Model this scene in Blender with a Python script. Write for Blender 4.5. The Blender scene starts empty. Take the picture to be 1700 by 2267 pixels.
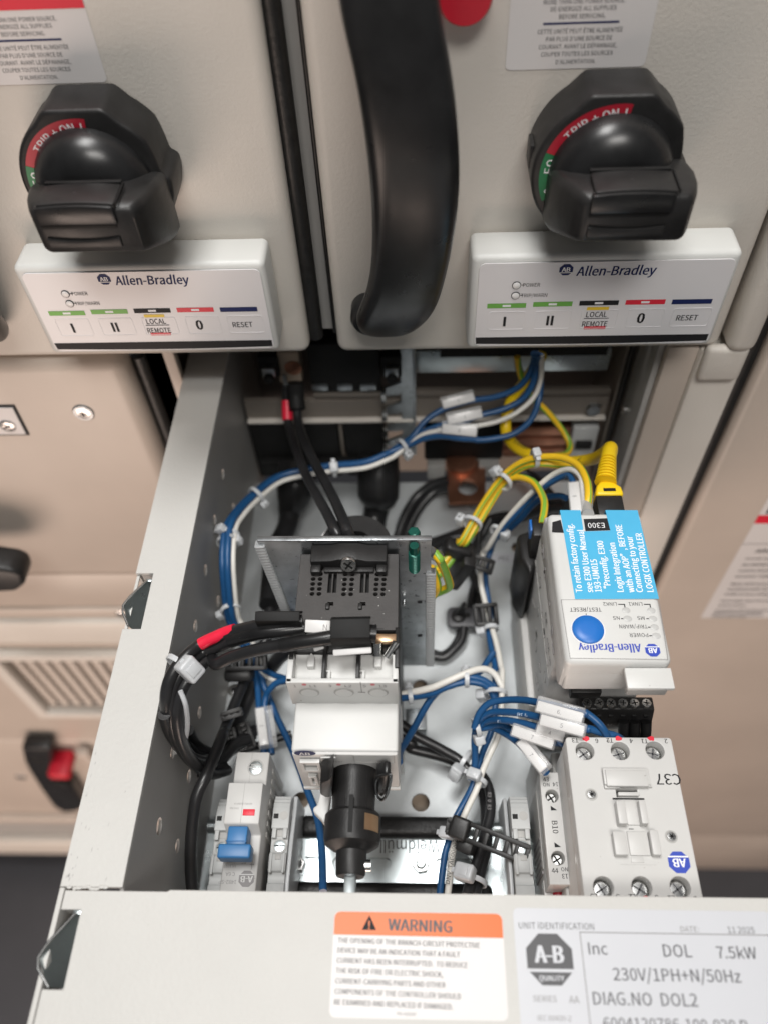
import bpy, bmesh, math, random
from mathutils import Vector, Matrix, Euler
random.seed(7)
C = bpy.context.scene.collection
SC = bpy.context.scene
MM = 0.001                                   # everything below is written in millimetres

# ------------------------------------------------------------------ camera
ROT = ((0.99909233, 0.02014816, -0.03753085), (-0.00627885, -0.80178528, -0.59757924), (-0.0421318, 0.59727248, -0.80093102))
FPX, CX, CY, EYE = 1776.677, 850.0, 1133.5, Vector((0, 0, 447.0))
cam_d = bpy.data.cameras.new('camera')
cam = bpy.data.objects.new('camera', cam_d); C.objects.link(cam); SC.camera = cam
R3 = Matrix((ROT[0], [-a for a in ROT[1]], [-a for a in ROT[2]])).transposed()
cam.matrix_world = Matrix.Translation(EYE * MM) @ R3.to_4x4()
cam_d.sensor_fit = 'HORIZONTAL'; cam_d.sensor_width = 36.0; cam_d.lens = 36.0 * FPX / 1700.0
cam_d.clip_start = 0.01; cam_d.clip_end = 50
cam_d.dof.use_dof = True; cam_d.dof.focus_distance = 0.362; cam_d.dof.aperture_fstop = 6.8

# ------------------------------------------------------------------ light
world = bpy.data.worlds.new('World'); SC.world = world; world.use_nodes = True
bgn = world.node_tree.nodes['Background']
bgn.inputs[0].default_value = (0.95, 0.97, 1.0, 1); bgn.inputs[1].default_value = 0.095

def area(name, loc, target, sx, sy, power, col):
    l = bpy.data.lights.new(name, 'AREA'); l.shape = 'RECTANGLE'; l.size = sx; l.size_y = sy
    l.energy = power; l.color = col
    o = bpy.data.objects.new(name, l); C.objects.link(o)
    o.location = Vector(loc)
    o.rotation_euler = (Vector(target) - Vector(loc)).to_track_quat('-Z', 'Y').to_euler()
    return o
area('ceiling_light', (-0.25, 0.30, 2.0), (-0.05, 0.2, 0.0), 0.7, 0.5, 29, (1.0, 0.985, 0.965))
area('ceiling_light_rear', (0.25, -0.85, 2.1), (0.0, 0.3, 0.1), 0.9, 0.5, 27, (1.0, 0.97, 0.93))
area('floor_bounce_fill', (-0.5, -0.9, -0.75), (-0.3, 0.35, -0.3), 1.2, 0.8, 20, (1.0, 0.79, 0.67))  # added fill, imitates warm light coming up off the floor

SC.render.engine = 'CYCLES'
SC.cycles.use_denoising = True
SC.cycles.max_bounces = 8
SC.view_settings.view_transform = 'Standard'; SC.view_settings.look = 'None'
SC.view_settings.gamma = 1.0; SC.view_settings.exposure = 0.0

# ------------------------------------------------------------------ photo measuring helpers (real depth is always given)
def ray(u, v):
    a = Vector(((u - CX) / FPX, (v - CY) / FPX, 1.0))
    return Vector((sum(ROT[i][0] * a[i] for i in range(3)), sum(ROT[i][1] * a[i] for i in range(3)), sum(ROT[i][2] * a[i] for i in range(3))))
def onz(q, z): d = ray(*q); return EYE + d * ((z - EYE.z) / d.z)
def ony(q, y): d = ray(*q); return EYE + d * (y / d.y)
def onx(q, x): d = ray(*q); return EYE + d * (x / d.x)
def crop(u0, v0, s): return lambda x, y: (u0 + x / s, v0 + y / s)
z1, z2, z3 = crop(0, 0, 1.9518), crop(850, 0, 1.9518), crop(0, 780, 1.814)
z4, z5, z6 = crop(480, 760, 2.592), crop(1000, 760, 2.37), crop(340, 1180, 2.5136)
w1, w2, w3 = crop(340, 1640, 2.5136), crop(880, 1460, 3.77), crop(1120, 1100, 2.86)
w4, w5, w6 = crop(1140, 1500, 3.318), crop(0, 1900, 1.952), crop(700, 1900, 1.659)
d1, d2, d3, d4 = crop(440, 1320, 5.819), crop(920, 1020, 4.607), crop(540, 1160, 3.77), crop(580, 780, 5.184)
def path(cr, pts): return [onz(cr(x, y), z) for x, y, z in pts]

# ------------------------------------------------------------------ materials
MATS = {}
def mat(name, col, rough=0.5, metal=0.0, var=None, bump=None, dust=None, coat=0.0, spec=0.5, trans=0.0, alpha=1.0, rvar=0.0, sss=0.0):
    if name in MATS: return MATS[name]
    m = bpy.data.materials.new(name); m.use_nodes = True
    nt = m.node_tree; N = nt.nodes; L = nt.links
    p = N['Principled BSDF']
    p.inputs['Base Color'].default_value = (*col, 1); p.inputs['Roughness'].default_value = rough
    p.inputs['Metallic'].default_value = metal; p.inputs['Coat Weight'].default_value = coat
    p.inputs['Specular IOR Level'].default_value = spec
    p.inputs['Transmission Weight'].default_value = trans; p.inputs['Alpha'].default_value = alpha
    if sss: p.inputs['Subsurface Weight'].default_value = sss; p.inputs['Subsurface Radius'].default_value = (.002, .002, .002)
    tc = N.new('ShaderNodeTexCoord')
    def noise(scale, detail=4, rgh=0.6):
        n = N.new('ShaderNodeTexNoise'); n.inputs['Scale'].default_value = scale; n.inputs['Detail'].default_value = detail
        n.inputs['Roughness'].default_value = rgh; L.new(tc.outputs['Object'], n.inputs['Vector']); return n
    last = None
    if var:
        n = noise(var[0]); rp = N.new('ShaderNodeValToRGB'); a = var[1]
        rp.color_ramp.elements[0].position = .32; rp.color_ramp.elements[1].position = .68
        rp.color_ramp.elements[0].color = (*[c * (1 - a) for c in col], 1); rp.color_ramp.elements[1].color = (*[min(1, c * (1 + a)) for c in col], 1)
        L.new(n.outputs['Fac'], rp.inputs['Fac']); last = rp.outputs['Color']
        L.new(last, p.inputs['Base Color'])
    if rvar:
        n = noise((var[0] if var else 60) * 1.7); mr = N.new('ShaderNodeMapRange')
        mr.inputs['To Min'].default_value = max(.05, rough - rvar); mr.inputs['To Max'].default_value = rough + rvar
        L.new(n.outputs['Fac'], mr.inputs['Value']); L.new(mr.outputs['Result'], p.inputs['Roughness'])
    if dust:
        sc, th, dc = dust
        n = noise(sc, 2, .5); rp = N.new('ShaderNodeValToRGB')
        rp.color_ramp.elements[0].position = th; rp.color_ramp.elements[1].position = th + .03
        L.new(n.outputs['Fac'], rp.inputs['Fac'])
        mx = N.new('ShaderNodeMix'); mx.data_type = 'RGBA'
        L.new(rp.outputs['Color'], mx.inputs[0])
        if last: L.new(last, mx.inputs[6])
        else: mx.inputs[6].default_value = (*col, 1)
        mx.inputs[7].default_value = (*dc, 1)
        L.new(mx.outputs[2], p.inputs['Base Color'])
    if bump:
        n = noise(bump[0], 3); b = N.new('ShaderNodeBump'); b.inputs['Strength'].default_value = bump[1]
        b.inputs['Distance'].default_value = bump[2] if len(bump) > 2 else 0.0003
        L.new(n.outputs['Fac'], b.inputs['Height']); L.new(b.outputs['Normal'], p.inputs['Normal'])
    MATS[name] = m; return m
DOOR = mat('door_paint', (.66, .62, .565), .46, var=(9, .04), bump=(620, .55, .0003), dust=(260, .80, (.45, .41, .36)), rvar=.06)
LOWER = mat('lower_and_dimmed_paint', (.52, .45, .39), .4, var=(7, .06), bump=(620, .35, .0003), rvar=.06)  # lower panels; on the neighbour door the tone stands for dimmer light
FLANGE = mat('drawer_paint', (.54, .532, .508), .5, var=(14, .03), bump=(620, .5, .0003), rvar=.07, dust=(900, .80, (.4, .38, .34)))
WALL = mat('wall_paint', (.38, .37, .355), .45, var=(12, .06), bump=(800, .2, .0003))
PLATE = mat('mounting_plate_zinc', (.60, .63, .64), .42, .25, var=(30, .09), bump=(500, .08, .0002), rvar=.08, dust=(640, .775, (.28, .28, .28)))
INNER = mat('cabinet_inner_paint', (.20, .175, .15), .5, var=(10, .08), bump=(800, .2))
HMI = mat('operator_plastic', (.66, .665, .645), .42, bump=(1200, .12, .0002), var=(20, .02))
OVER = mat('overlay_film', (.74, .725, .735), .3, var=(18, .02), spec=.4)
BLK = mat('black_plastic', (.016, .0155, .0155), .42, spec=.38, var=(70, .3), bump=(1100, .22, .0003), rvar=.1)
BLKG = mat('black_gloss', (.013, .013, .0135), .3, spec=.4, var=(60, .3), rvar=.08)
BLKM = mat('black_matte', (.010, .010, .010), .6, spec=.25, var=(60, .3))
COVER = mat('terminal_cover_black', (.045, .042, .041), .5, var=(60, .18), bump=(1000, .25, .0003), dust=(520, .73, (.5, .5, .48)))
RUB = mat('black_rubber', (.010, .010, .010), .45, var=(200, .3), bump=(500, .6, .0005))
CABLE = mat('cable_black', (.017, .017, .018), .33, var=(40, .3), bump=(260, .12, .0003), rvar=.1)
DEV = mat('device_grey', (.55, .545, .53), .42, var=(30, .03), bump=(1500, .15, .0002), dust=(380, .755, (.3, .28, .26)))
DEVW = mat('device_white', (.61, .61, .595), .4, var=(30, .02), bump=(1500, .1, .0002), dust=(330, .76, (.35, .32, .3)))
DEVD = mat('device_dark_grey', (.40, .395, .38), .5, var=(40, .08), bump=(900, .2, .0003))
TBG = mat('terminal_grey', (.47, .48, .475), .48, var=(40, .05), bump=(1100, .15, .0003))
ZINC = mat('zinc_steel', (.52, .57, .58), .3, .95, var=(45, .1), rvar=.1, bump=(120, .05, .0004))
GALV = mat('galvanised_steel', (.40, .425, .44), .33, .95, var=(55, .3), rvar=.14, bump=(240, .2, .0003), dust=(420, .66, (.17, .18, .19)))
CHROME = mat('screw_steel', (.62, .62, .61), .26, 1.0, var=(200, .1), rvar=.06)
COPPER = mat('copper', (.44, .205, .13), .38, .9, var=(60, .25), rvar=.1)
BRASS = mat('brass_band', (.62, .42, .26), .3, .9, var=(60, .15))
BLUE = mat('wire_blue', (.012, .075, .20), .36, var=(60, .12), bump=(300, .05))
WHITEW = mat('wire_white', (.74, .72, .67), .4, var=(60, .04))
YEL = mat('wire_yellow', (.80, .50, .02), .38, var=(60, .06))
GRN = mat('wire_green', (.20, .42, .05), .38, var=(60, .1))
YPLUG = mat('plug_yellow', (.86, .58, .01), .36, var=(60, .04))
RED = mat('red_plastic', (.55, .012, .03), .38, var=(40, .1))
REDT = mat('red_sleeve', (.75, .015, .05), .4, var=(60, .1))
TIE = mat('tie_nylon', (.72, .74, .76), .3, trans=.25, var=(60, .03))
CLEAR = mat('clear_sleeve', (.95, .95, .95), .12, alpha=.22, spec=.7)
MARK = mat('marker_white', (.70, .69, .68), .38, var=(30, .03))
STICK = mat('sticker_white', (.70, .675, .665), .42, var=(16, .025))
STICKW = mat('sticker_cool_white', (.56, .57, .60), .38, var=(16, .02))
ORANGE = mat('sticker_orange', (.70, .135, .008), .42)
LBLUE = mat('label_blue', (.075, .42, .68), .3, bump=(60, .12, .0006), var=(30, .05))
INK = mat('ink_black', (.018, .018, .02), .55, spec=.2)
INKG = mat('ink_grey', (.075, .075, .08), .5)
INKF = mat('ink_faded', (.22, .21, .21), .5)
NAVY = mat('ink_navy', (.012, .022, .10), .5, spec=.2)
ROYAL = mat('ink_blue', (.025, .06, .42), .45)
PRW = mat('print_white', (.85, .86, .87), .5)
INKW = mat('ink_wire_print', (.45, .55, .68), .5)
GREENP = mat('print_green', (.13, .40, .05), .45)
REDP = mat('print_red', (.72, .02, .045), .45)
YELP = mat('print_yellow', (.80, .55, .03), .45)
DGRN = mat('dial_green', (.01, .17, .06), .45)
DRED = mat('dial_red', (.42, .012, .03), .45)
PINK = mat('print_pink', (.62, .16, .18), .5)
SBLUE = mat('button_blue', (.012, .15, .52), .38)
TOGB = mat('toggle_blue', (.035, .16, .37), .4, var=(60, .08))
GSCREW = mat('screw_green', (.008, .095, .07), .3, .35, var=(150, .2))
FLOOR = mat('floor_vinyl', (.055, .055, .062), .55, var=(6, .12), bump=(120, .1))
LED = mat('led_lens', (.80, .79, .78), .3)
GLED = mat('led_grey', (.50, .50, .49), .35)
BEIGE = mat('beige_plastic', (.42, .33, .25), .5, var=(40, .08))
EDGE = mat('edge_strip_plastic', (.62, .64, .65), .35, trans=.3, var=(60, .05))

try:                                         # the grotesque that ships with Blender; the built-in font otherwise
    FONT = bpy.data.fonts.load(bpy.utils.system_resource('DATAFILES', path='fonts') + '/Noto Sans CJK Regular.woff2')
except Exception:
    FONT = None
# ------------------------------------------------------------------ mesh builder
class MB:
    def __init__(s, M=None):
        s.v, s.f, s.mi, s.mats = [], [], [], []
        s.M = M or Matrix.Identity(4)
    def m(s, mt):
        if mt not in s.mats: s.mats.append(mt)
        return s.mats.index(mt)
    def add(s, vs, fs, mt, M=None):
        b = len(s.v); T = s.M @ M if M is not None else s.M
        s.v += [T @ Vector(q) for q in vs]
        one = not isinstance(mt, list)
        k = s.m(mt) if one else None
        for i, f in enumerate(fs):
            s.f.append([b + j for j in f]); s.mi.append(k if one else s.m(mt[i]))
        return s
    def addbm(s, bm, mt, M=None):
        bm.verts.index_update()
        s.add([v.co.copy() for v in bm.verts], [[v.index for v in f.verts] for f in bm.faces], mt, M); bm.free(); return s
    def box(s, x0, x1, y0, y1, z0, z1, mt, bev=0.0, seg=2, M=None):
        bm = bmesh.new(); bmesh.ops.create_cube(bm, size=1.0)
        for v in bm.verts:
            v.co = Vector(((x0 + x1) / 2 + v.co.x * (x1 - x0), (y0 + y1) / 2 + v.co.y * (y1 - y0), (z0 + z1) / 2 + v.co.z * (z1 - z0)))
        if bev: bmesh.ops.bevel(bm, geom=bm.edges[:], offset=bev, segments=seg, profile=.5, affect='EDGES', clamp_overlap=True)
        return s.addbm(bm, mt, M)
    def prism(s, poly, a, b, mt, axis='z', bev=0.0, seg=2, M=None):
        """polygon extruded along an axis: 'z' (x,y), 'y' (x,z), 'x' (y,z)"""
        bm = bmesh.new()
        def co(p, h): return {'z': (p[0], p[1], h), 'y': (p[0], h, p[1]), 'x': (h, p[0], p[1])}[axis]
        A = [bm.verts.new(co(p, a)) for p in poly]; B = [bm.verts.new(co(p, b)) for p in poly]
        n = len(poly); bm.faces.new(A); bm.faces.new(B[::-1])
        for i in range(n): bm.faces.new((A[i], A[(i + 1) % n], B[(i + 1) % n], B[i]))
        bmesh.ops.recalc_face_normals(bm, faces=bm.faces[:])
        if bev:
            es = [e for e in bm.edges if len(e.link_faces) == 2 and e.calc_face_angle(0) > math.radians(25)]
            bmesh.ops.bevel(bm, geom=es, offset=bev, segments=seg, profile=.5, affect='EDGES', clamp_overlap=True)
        return s.addbm(bm, mt, M)
    def lathe(s, prof, mt, n=28, M=None, caps=True):
        """profile (r, h) turned round local z"""
        vs, fs = [], []
        for r, h in prof:
            for i in range(n):
                t = 2 * math.pi * i / n; vs.append((r * math.cos(t), r * math.sin(t), h))
        for k in range(len(prof) - 1):
            for i in range(n):
                j = (i + 1) % n; fs.append((k * n + i, k * n + j, (k + 1) * n + j, (k + 1) * n + i))
        if caps:
            fs.append(tuple(range(n))[::-1]); fs.append(tuple((len(prof) - 1) * n + i for i in range(n)))
        return s.add(vs, fs, mt, M)
    def cyl(s, p0, p1, r, mt, r1=None, n=20):
        p0, p1 = Vector(p0), Vector(p1); d = p1 - p0
        M = Matrix.Translation(p0) @ d.to_track_quat('Z', 'Y').to_matrix().to_4x4()
        return s.lathe([(r, 0), (r if r1 is None else r1, d.length)], mt, n, M)
    def ball(s, c, rx, ry, rz, mt, n=20, M=None):
        bm = bmesh.new(); bmesh.ops.create_uvsphere(bm, u_segments=n, v_segments=n // 2, radius=1)
        for v in bm.verts: v.co = Vector((c[0] + v.co.x * rx, c[1] + v.co.y * ry, c[2] + v.co.z * rz))
        return s.addbm(bm, mt, M)
    def tube(s, pts, r, mt, n=12, sub=7, closed=False, stripe=None, ry=None, twist=0.0, raw=False, sk=(2, 3, 8, 9)):
        P = [Vector(p) for p in pts] if raw else spline(pts, sub, closed)
        fr = frames(P, closed); vs, fs, ms = [], [], []
        L = len(P); acc = 0.0
        for i, (p, (t, a, b)) in enumerate(zip(P, fr)):
            if i: acc += (P[i] - P[i - 1]).length
            rr = r[min(i, len(r) - 1)] if isinstance(r, list) else r
            for k in range(n):
                th = 2 * math.pi * k / n + acc * twist
                vs.append(p + a * (rr * math.cos(th)) + b * ((ry or rr) * math.sin(th)))
        for i in range(L if closed else L - 1):
            j = (i + 1) % L
            for k in range(n):
                q = (k + 1) % n; fs.append((i * n + k, i * n + q, j * n + q, j * n + k))
                ms.append(stripe if stripe and (k % 12) in sk else mt)
        if not closed:
            fs.append(tuple(range(n))[::-1]); fs.append(tuple((L - 1) * n + k for k in range(n))); ms += [mt, mt]
        return s.add(vs, fs, ms)
    def shape(s, outer, holes, a, b, mt, axis='z', M=None, bev=0.0):
        """flat plate with real holes: polygons outer/holes, extruded from a to b along the axis"""
        cu = bpy.data.curves.new('t', 'CURVE'); cu.dimensions = '2D'; cu.fill_mode = 'BOTH'
        cu.extrude = abs(b - a) / 2 - bev; cu.bevel_depth = bev; cu.bevel_resolution = 1
        if bev: cu.offset = -bev
        for poly in [outer] + list(holes):
            sp = cu.splines.new('POLY'); sp.points.add(len(poly) - 1); sp.use_cyclic_u = True
            for q, p in zip(poly, sp.points): p.co = (q[0], q[1], 0, 1)
        vs, fs = curve_mesh(cu); h = (a + b) / 2
        vs = [{'z': (v[0], v[1], v[2] + h), 'y': (v[0], h - v[2], v[1]), 'x': (v[2] + h, v[0], v[1])}[axis] for v in vs]
        return s.add(vs, fs, mt, M)
    def text(s, body, size, mt, M, sx=1.0, bold=0.0, shear=0.0, align='CENTER', valign='CENTER', space=1.0):
        cu = bpy.data.curves.new('t', 'FONT'); cu.body = body; cu.font = FONT or cu.font; cu.size = size * (2.5 if FONT else 1.08); cu.align_x = align; cu.align_y = valign
        cu.shear = shear; cu.resolution_u = 2; cu.space_character = space; cu.space_line = .9
        cu.fill_mode = 'FRONT'
        vs, fs = curve_mesh(cu)
        for i, d in enumerate((-bold * size * 1.5, 0, bold * size * 1.5) if bold else (0,)):
            s.add([(v[0] * sx + d, v[1], v[2] + .012 * i) for v in vs], fs, mt, M)
        return s
    def build(s, name, parent=None, angle=38, **props):
        me = bpy.data.meshes.new(name)
        o0 = Vector(parent['_o']) if parent is not None and '_o' in parent else Vector((0, 0, 0))
        if parent is None and s.v:
            lo = [min(v[i] for v in s.v) for i in range(3)]; hi = [max(v[i] for v in s.v) for i in range(3)]
            o0 = Vector(((lo[0] + hi[0]) / 2, (lo[1] + hi[1]) / 2, lo[2]))
        me.from_pydata([tuple((v - o0) * MM) for v in s.v], [], s.f)
        for mt in s.mats: me.materials.append(mt)
        me.polygons.foreach_set('material_index', s.mi)
        me.polygons.foreach_set('use_smooth', [True] * len(s.f))
        me.update(); me.set_sharp_from_angle(angle=math.radians(angle))
        o = bpy.data.objects.new(name, me); C.objects.link(o)
        if parent is not None: o.parent = parent
        else: o.location = o0 * MM
        o['_o'] = tuple(o0)
        for k, v in props.items(): o[k] = v
        return o
def curve_mesh(cu):
    o = bpy.data.objects.new('t', cu); C.objects.link(o)
    dg = bpy.context.evaluated_depsgraph_get(); e = o.evaluated_get(dg); me = e.to_mesh()
    vs = [v.co.copy() for v in me.vertices]; fs = [list(p.vertices) for p in me.polygons]
    e.to_mesh_clear(); bpy.data.objects.remove(o); bpy.data.curves.remove(cu)
    return vs, fs
def spline(pts, sub=7, closed=False):
    P = [Vector(p) for p in pts]; n = len(P); out = []
    for i in range(n if closed else n - 1):
        p1, p2 = P[i], P[(i + 1) % n]
        p0 = P[i - 1] if (i > 0 or closed) else p1 * 2 - p2
        p3 = P[(i + 2) % n] if (i + 2 < n or closed) else p2 * 2 - p1
        for k in range(sub):
            t = k / sub
            out.append(.5 * ((2 * p1) + (p2 - p0) * t + (2 * p0 - 5 * p1 + 4 * p2 - p3) * t * t + (3 * p1 - p0 - 3 * p2 + p3) * t ** 3))
    if not closed: out.append(P[-1])
    return out
def frames(P, closed=False):
    n = len(P); out = []; a = None
    for i in range(n):
        if closed: t = (P[(i + 1) % n] - P[i - 1]).normalized()
        else: t = (P[min(i + 1, n - 1)] - P[max(i - 1, 0)]).normalized()
        if a is None:
            a = t.cross(Vector((0, 0, 1)))
            if a.length < .1: a = t.cross(Vector((1, 0, 0)))
        a = (a - t * a.dot(t)).normalized(); out.append((t, a, t.cross(a)))
    return out
def split_build(mb, name, parent, thr):
    """one printed area per part: the faces beyond y = thr and the faces before it"""
    for far in (True, False):
        q = MB()
        for f, k in zip(mb.f, mb.mi):
            if (sum(mb.v[i].y for i in f) / len(f) > thr) == far: q.add([mb.v[i] for i in f], [tuple(range(len(f)))], mb.mats[k])
        q.build(name, parent)
def circ(cx, cy, r, n=20, ry=None): return [(cx + r * math.cos(2 * math.pi * i / n), cy + (ry or r) * math.sin(2 * math.pi * i / n)) for i in range(n)]
def rrect(x0, x1, y0, y1, r, n=5):
    out = []
    for cx, cy, a0 in ((x1 - r, y1 - r, 0), (x0 + r, y1 - r, 90), (x0 + r, y0 + r, 180), (x1 - r, y0 + r, 270)):
        for i in range(n + 1):
            t = math.radians(a0 + 90 * i / n); out.append((cx + r * math.cos(t), cy + r * math.sin(t)))
    return out
def rect(x0, x1, y0, y1): return [(x0, y0), (x1, y0), (x1, y1), (x0, y1)]
T = Matrix.Translation
def up(x, y, z, rot=0): return T((x, y, z)) @ Matrix.Rotation(math.radians(rot), 4, 'Z')      # lies on a level face
def front(x, y, z, rot=0): return T((x, y, z)) @ Matrix.Rotation(math.radians(90), 4, 'X') @ Matrix.Rotation(math.radians(rot), 4, 'Z')  # on a face towards -y
def thing(name, loc, label, cat, group=None):
    o = bpy.data.objects.new(name, None); C.objects.link(o); o.empty_display_size = .01
    o.location = Vector(loc) * MM; o['_o'] = tuple(loc); o['label'] = label; o['category'] = cat
    if group: o['group'] = group
    return o
def tag(o, label, cat, group=None):
    o['label'] = label; o['category'] = cat
    if group: o['group'] = group
    return o
def screw(mb, c, r, normal='z', mt=None, slot='cross', h=1.2, M=None):
    """round screw head with a cut cross or star recess"""
    mt = mt or CHROME
    if M is None: M = T(c) if normal == 'z' else T(c) @ Matrix.Rotation(math.radians(90), 4, 'X')
    mb.lathe([(r, 0), (r, h * .55), (r * .86, h * .95), (r * .55, h)], mt, 20, M)
    a = random.uniform(0, 90)
    for k in ((0, 90) if slot == 'cross' else (0, 60, 120) if slot == 'star' else (0,)):
        mb.box(-r * .62, r * .62, -r * .12, r * .12, h - .05, h + .06, BLKM, M=M @ Matrix.Rotation(math.radians(a + k), 4, 'Z'))
def octagon_logo(mb, M, r, dark, light, txt='AB'):
    """eight-sided badge with white letters and a white line under them"""
    o = [(r * math.cos(math.radians(22.5 + 45 * i)) * 1.03, r * math.sin(math.radians(22.5 + 45 * i))) for i in range(8)]
    mb.add([(x, y, 0) for x, y in o], [tuple(range(8))], dark, M)
    mb.text(txt, r * 1.12, light, M @ T((0, r * .12, .06)), sx=.95, bold=.02)
    mb.add([(-r * .9, -r * .42, .06), (r * .9, -r * .42, .06), (r * .86, -r * .54, .06), (-r * .86, -r * .54, .06)], [(0, 1, 2, 3)], light, M)
# ------------------------------------------------------------------ setting
o = MB().box(-3000, 3000, -2500, 3000, -1000, -990, FLOOR).build('floor'); o['kind'] = 'structure'

# ------------------------------------------------------------------ cabinet carcass
cab = thing('switchgear_cabinet', (0, 345, -990), 'beige switchgear cabinet carcass with the dark bay behind the pulled out drawer', 'cabinet')
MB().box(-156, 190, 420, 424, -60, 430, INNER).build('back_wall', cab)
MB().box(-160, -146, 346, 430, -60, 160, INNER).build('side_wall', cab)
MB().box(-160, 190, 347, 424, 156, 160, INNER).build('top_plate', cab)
g = MB()
g.box(-57.2, -42.6, 343, 349, 156, 430, WALL); g.build('frame_strip', cab)
MB().box(-162, -139.6, 346, 352, -72, 152, LOWER, 1).build('frame_post', cab)
g = MB()
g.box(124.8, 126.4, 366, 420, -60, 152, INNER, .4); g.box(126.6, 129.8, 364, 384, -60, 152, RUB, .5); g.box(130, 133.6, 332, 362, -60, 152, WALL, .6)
for yy, zz in ((352, 80), (356, 40)): g.cyl((130, yy, zz), (127.6, yy, zz), 3.0, CHROME)
g.build('side_panel', cab)
g = MB(); g.box(134, 150.4, 328, 346, -560, 151.5, LOWER, 1.2); g.box(150.6, 176.5, 325.5, 346, -560, 151.5, DOOR, 3)
g.build('frame_post', cab)
MB().box(152, 174.6, 321.5, 328, 132, 156, DOOR, 3.2, 4).build('post_cap', cab)
g = MB(); g.box(160.8, 176, 319, 350, 154, 470, DOOR, 6, 4); g.build('frame_post', cab)
g = MB()
g.box(176.6, 183.4, 329, 350, -700, 430, RUB, 2)
g.build('door_gasket', cab)
g = MB()
g.shape(rect(-112, 122, 61, 76.5), [circ(117, 69, 2, 12)], 366, 370, INNER, 'y'); g.box(-112, 122, 362, 370, 59.6, 61.2, DOOR, .4)
g.build('cross_rail', cab)
g = MB(); g.box(-66, 122, 366, 371, 79, 83.5, INNER, .6); g.build('cross_rail', cab)
g = MB(); g.box(119 - 5, 122, 368, 374, 63, 72, GALV, 1); g.cyl((113, 372, 68), (113, 362, 68), 4.3, GALV, n=6); g.build('rail_bolt', cab)
g = MB(); g.box(-2, 117, 368, 371, 98, 116, ZINC, .5)
g.box(14, 114, 366.6, 368, 112, 119, BLKM); g.build('support_strip', cab)
# slotted copper bars and grey clamps at the right
g = MB()
for zz in (38, 27, 16): g.box(60, 118, 372, 380, zz - 4, zz + 4, COPPER, 1)
g.build('earth_bar', cab)
g = MB(); g.box(104, 121, 366, 380, 8, 48, TBG, 1.2); g.box(107, 118, 363, 367, 30, 36, BLKM, .5); g.cyl((112, 366, 17), (112, 360, 17), 3, CHROME, n=6); g.build('bar_clamp', cab)
# lower right: plinth under the neighbour door
MB().box(134, 900, 330, 360, -990, -783, LOWER, 3).build('plinth', cab)
MB().box(-900, -140, 352, 380, -990, -905, BLKM, 3).build('plinth', cab)

# neighbour door on the right
nd = thing('cabinet_door', (440, 325, -780), 'beige door of the neighbouring cabinet column with an arc rating notice', 'door')
MB().box(184, 900, 325, 346, -779, 520, LOWER, 5, 4).build('door_panel', nd)  # darker tone puts the weaker light on this column into the colour
g = MB(); g.add([(x, 324.6, z) for x, z in rrect(228, 330, -135, 40, 1.5)], [tuple(range(24))], STICK)
def bar(mb, x0, x1, za, zb, y, mt): mb.add([(x0, y, za), (x1, y, za), (x1, y, zb), (x0, y, zb)], [(0, 1, 2, 3)], mt)
bar(g, 228.1, 329.9, -4, 5.5, 324.5, REDP); bar(g, 232, 329.9, 7, 34, 324.5, INKG); bar(g, 228.1, 329.9, -28.9, -28.2, 324.5, INKF)
for s, zz, h in (('ARC RATING', -37, 6.8), ('Assembly rating and covers', -47, 3), ('ArcShield doors and', -55, 4.6), ('covers must be closed and', -63, 4.6), ('secured. Failure to do so', -71, 4.6),
                 ('Main ACB must be', -82, 4.6), ('enabled with the', -89.5, 4.6), ('4.0kA & time delay', -97, 4.6), ('Assembly must be installed', -107, 4.4), ('instructions.', -114, 4.4),
                 ('Assembly will not function if', -122, 4), ('guidelines are not followed.', -126, 3.4), ('Failure to follow these guidelines', -130, 3.0), ('to severe injury or death.', -133, 2.8)):
    g.text(s, h, INKG, front(236 if h < 6 else 240, 324.45, zz), bold=.02, shear=.15, align='LEFT')
g.build('warning_sticker', nd)

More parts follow.
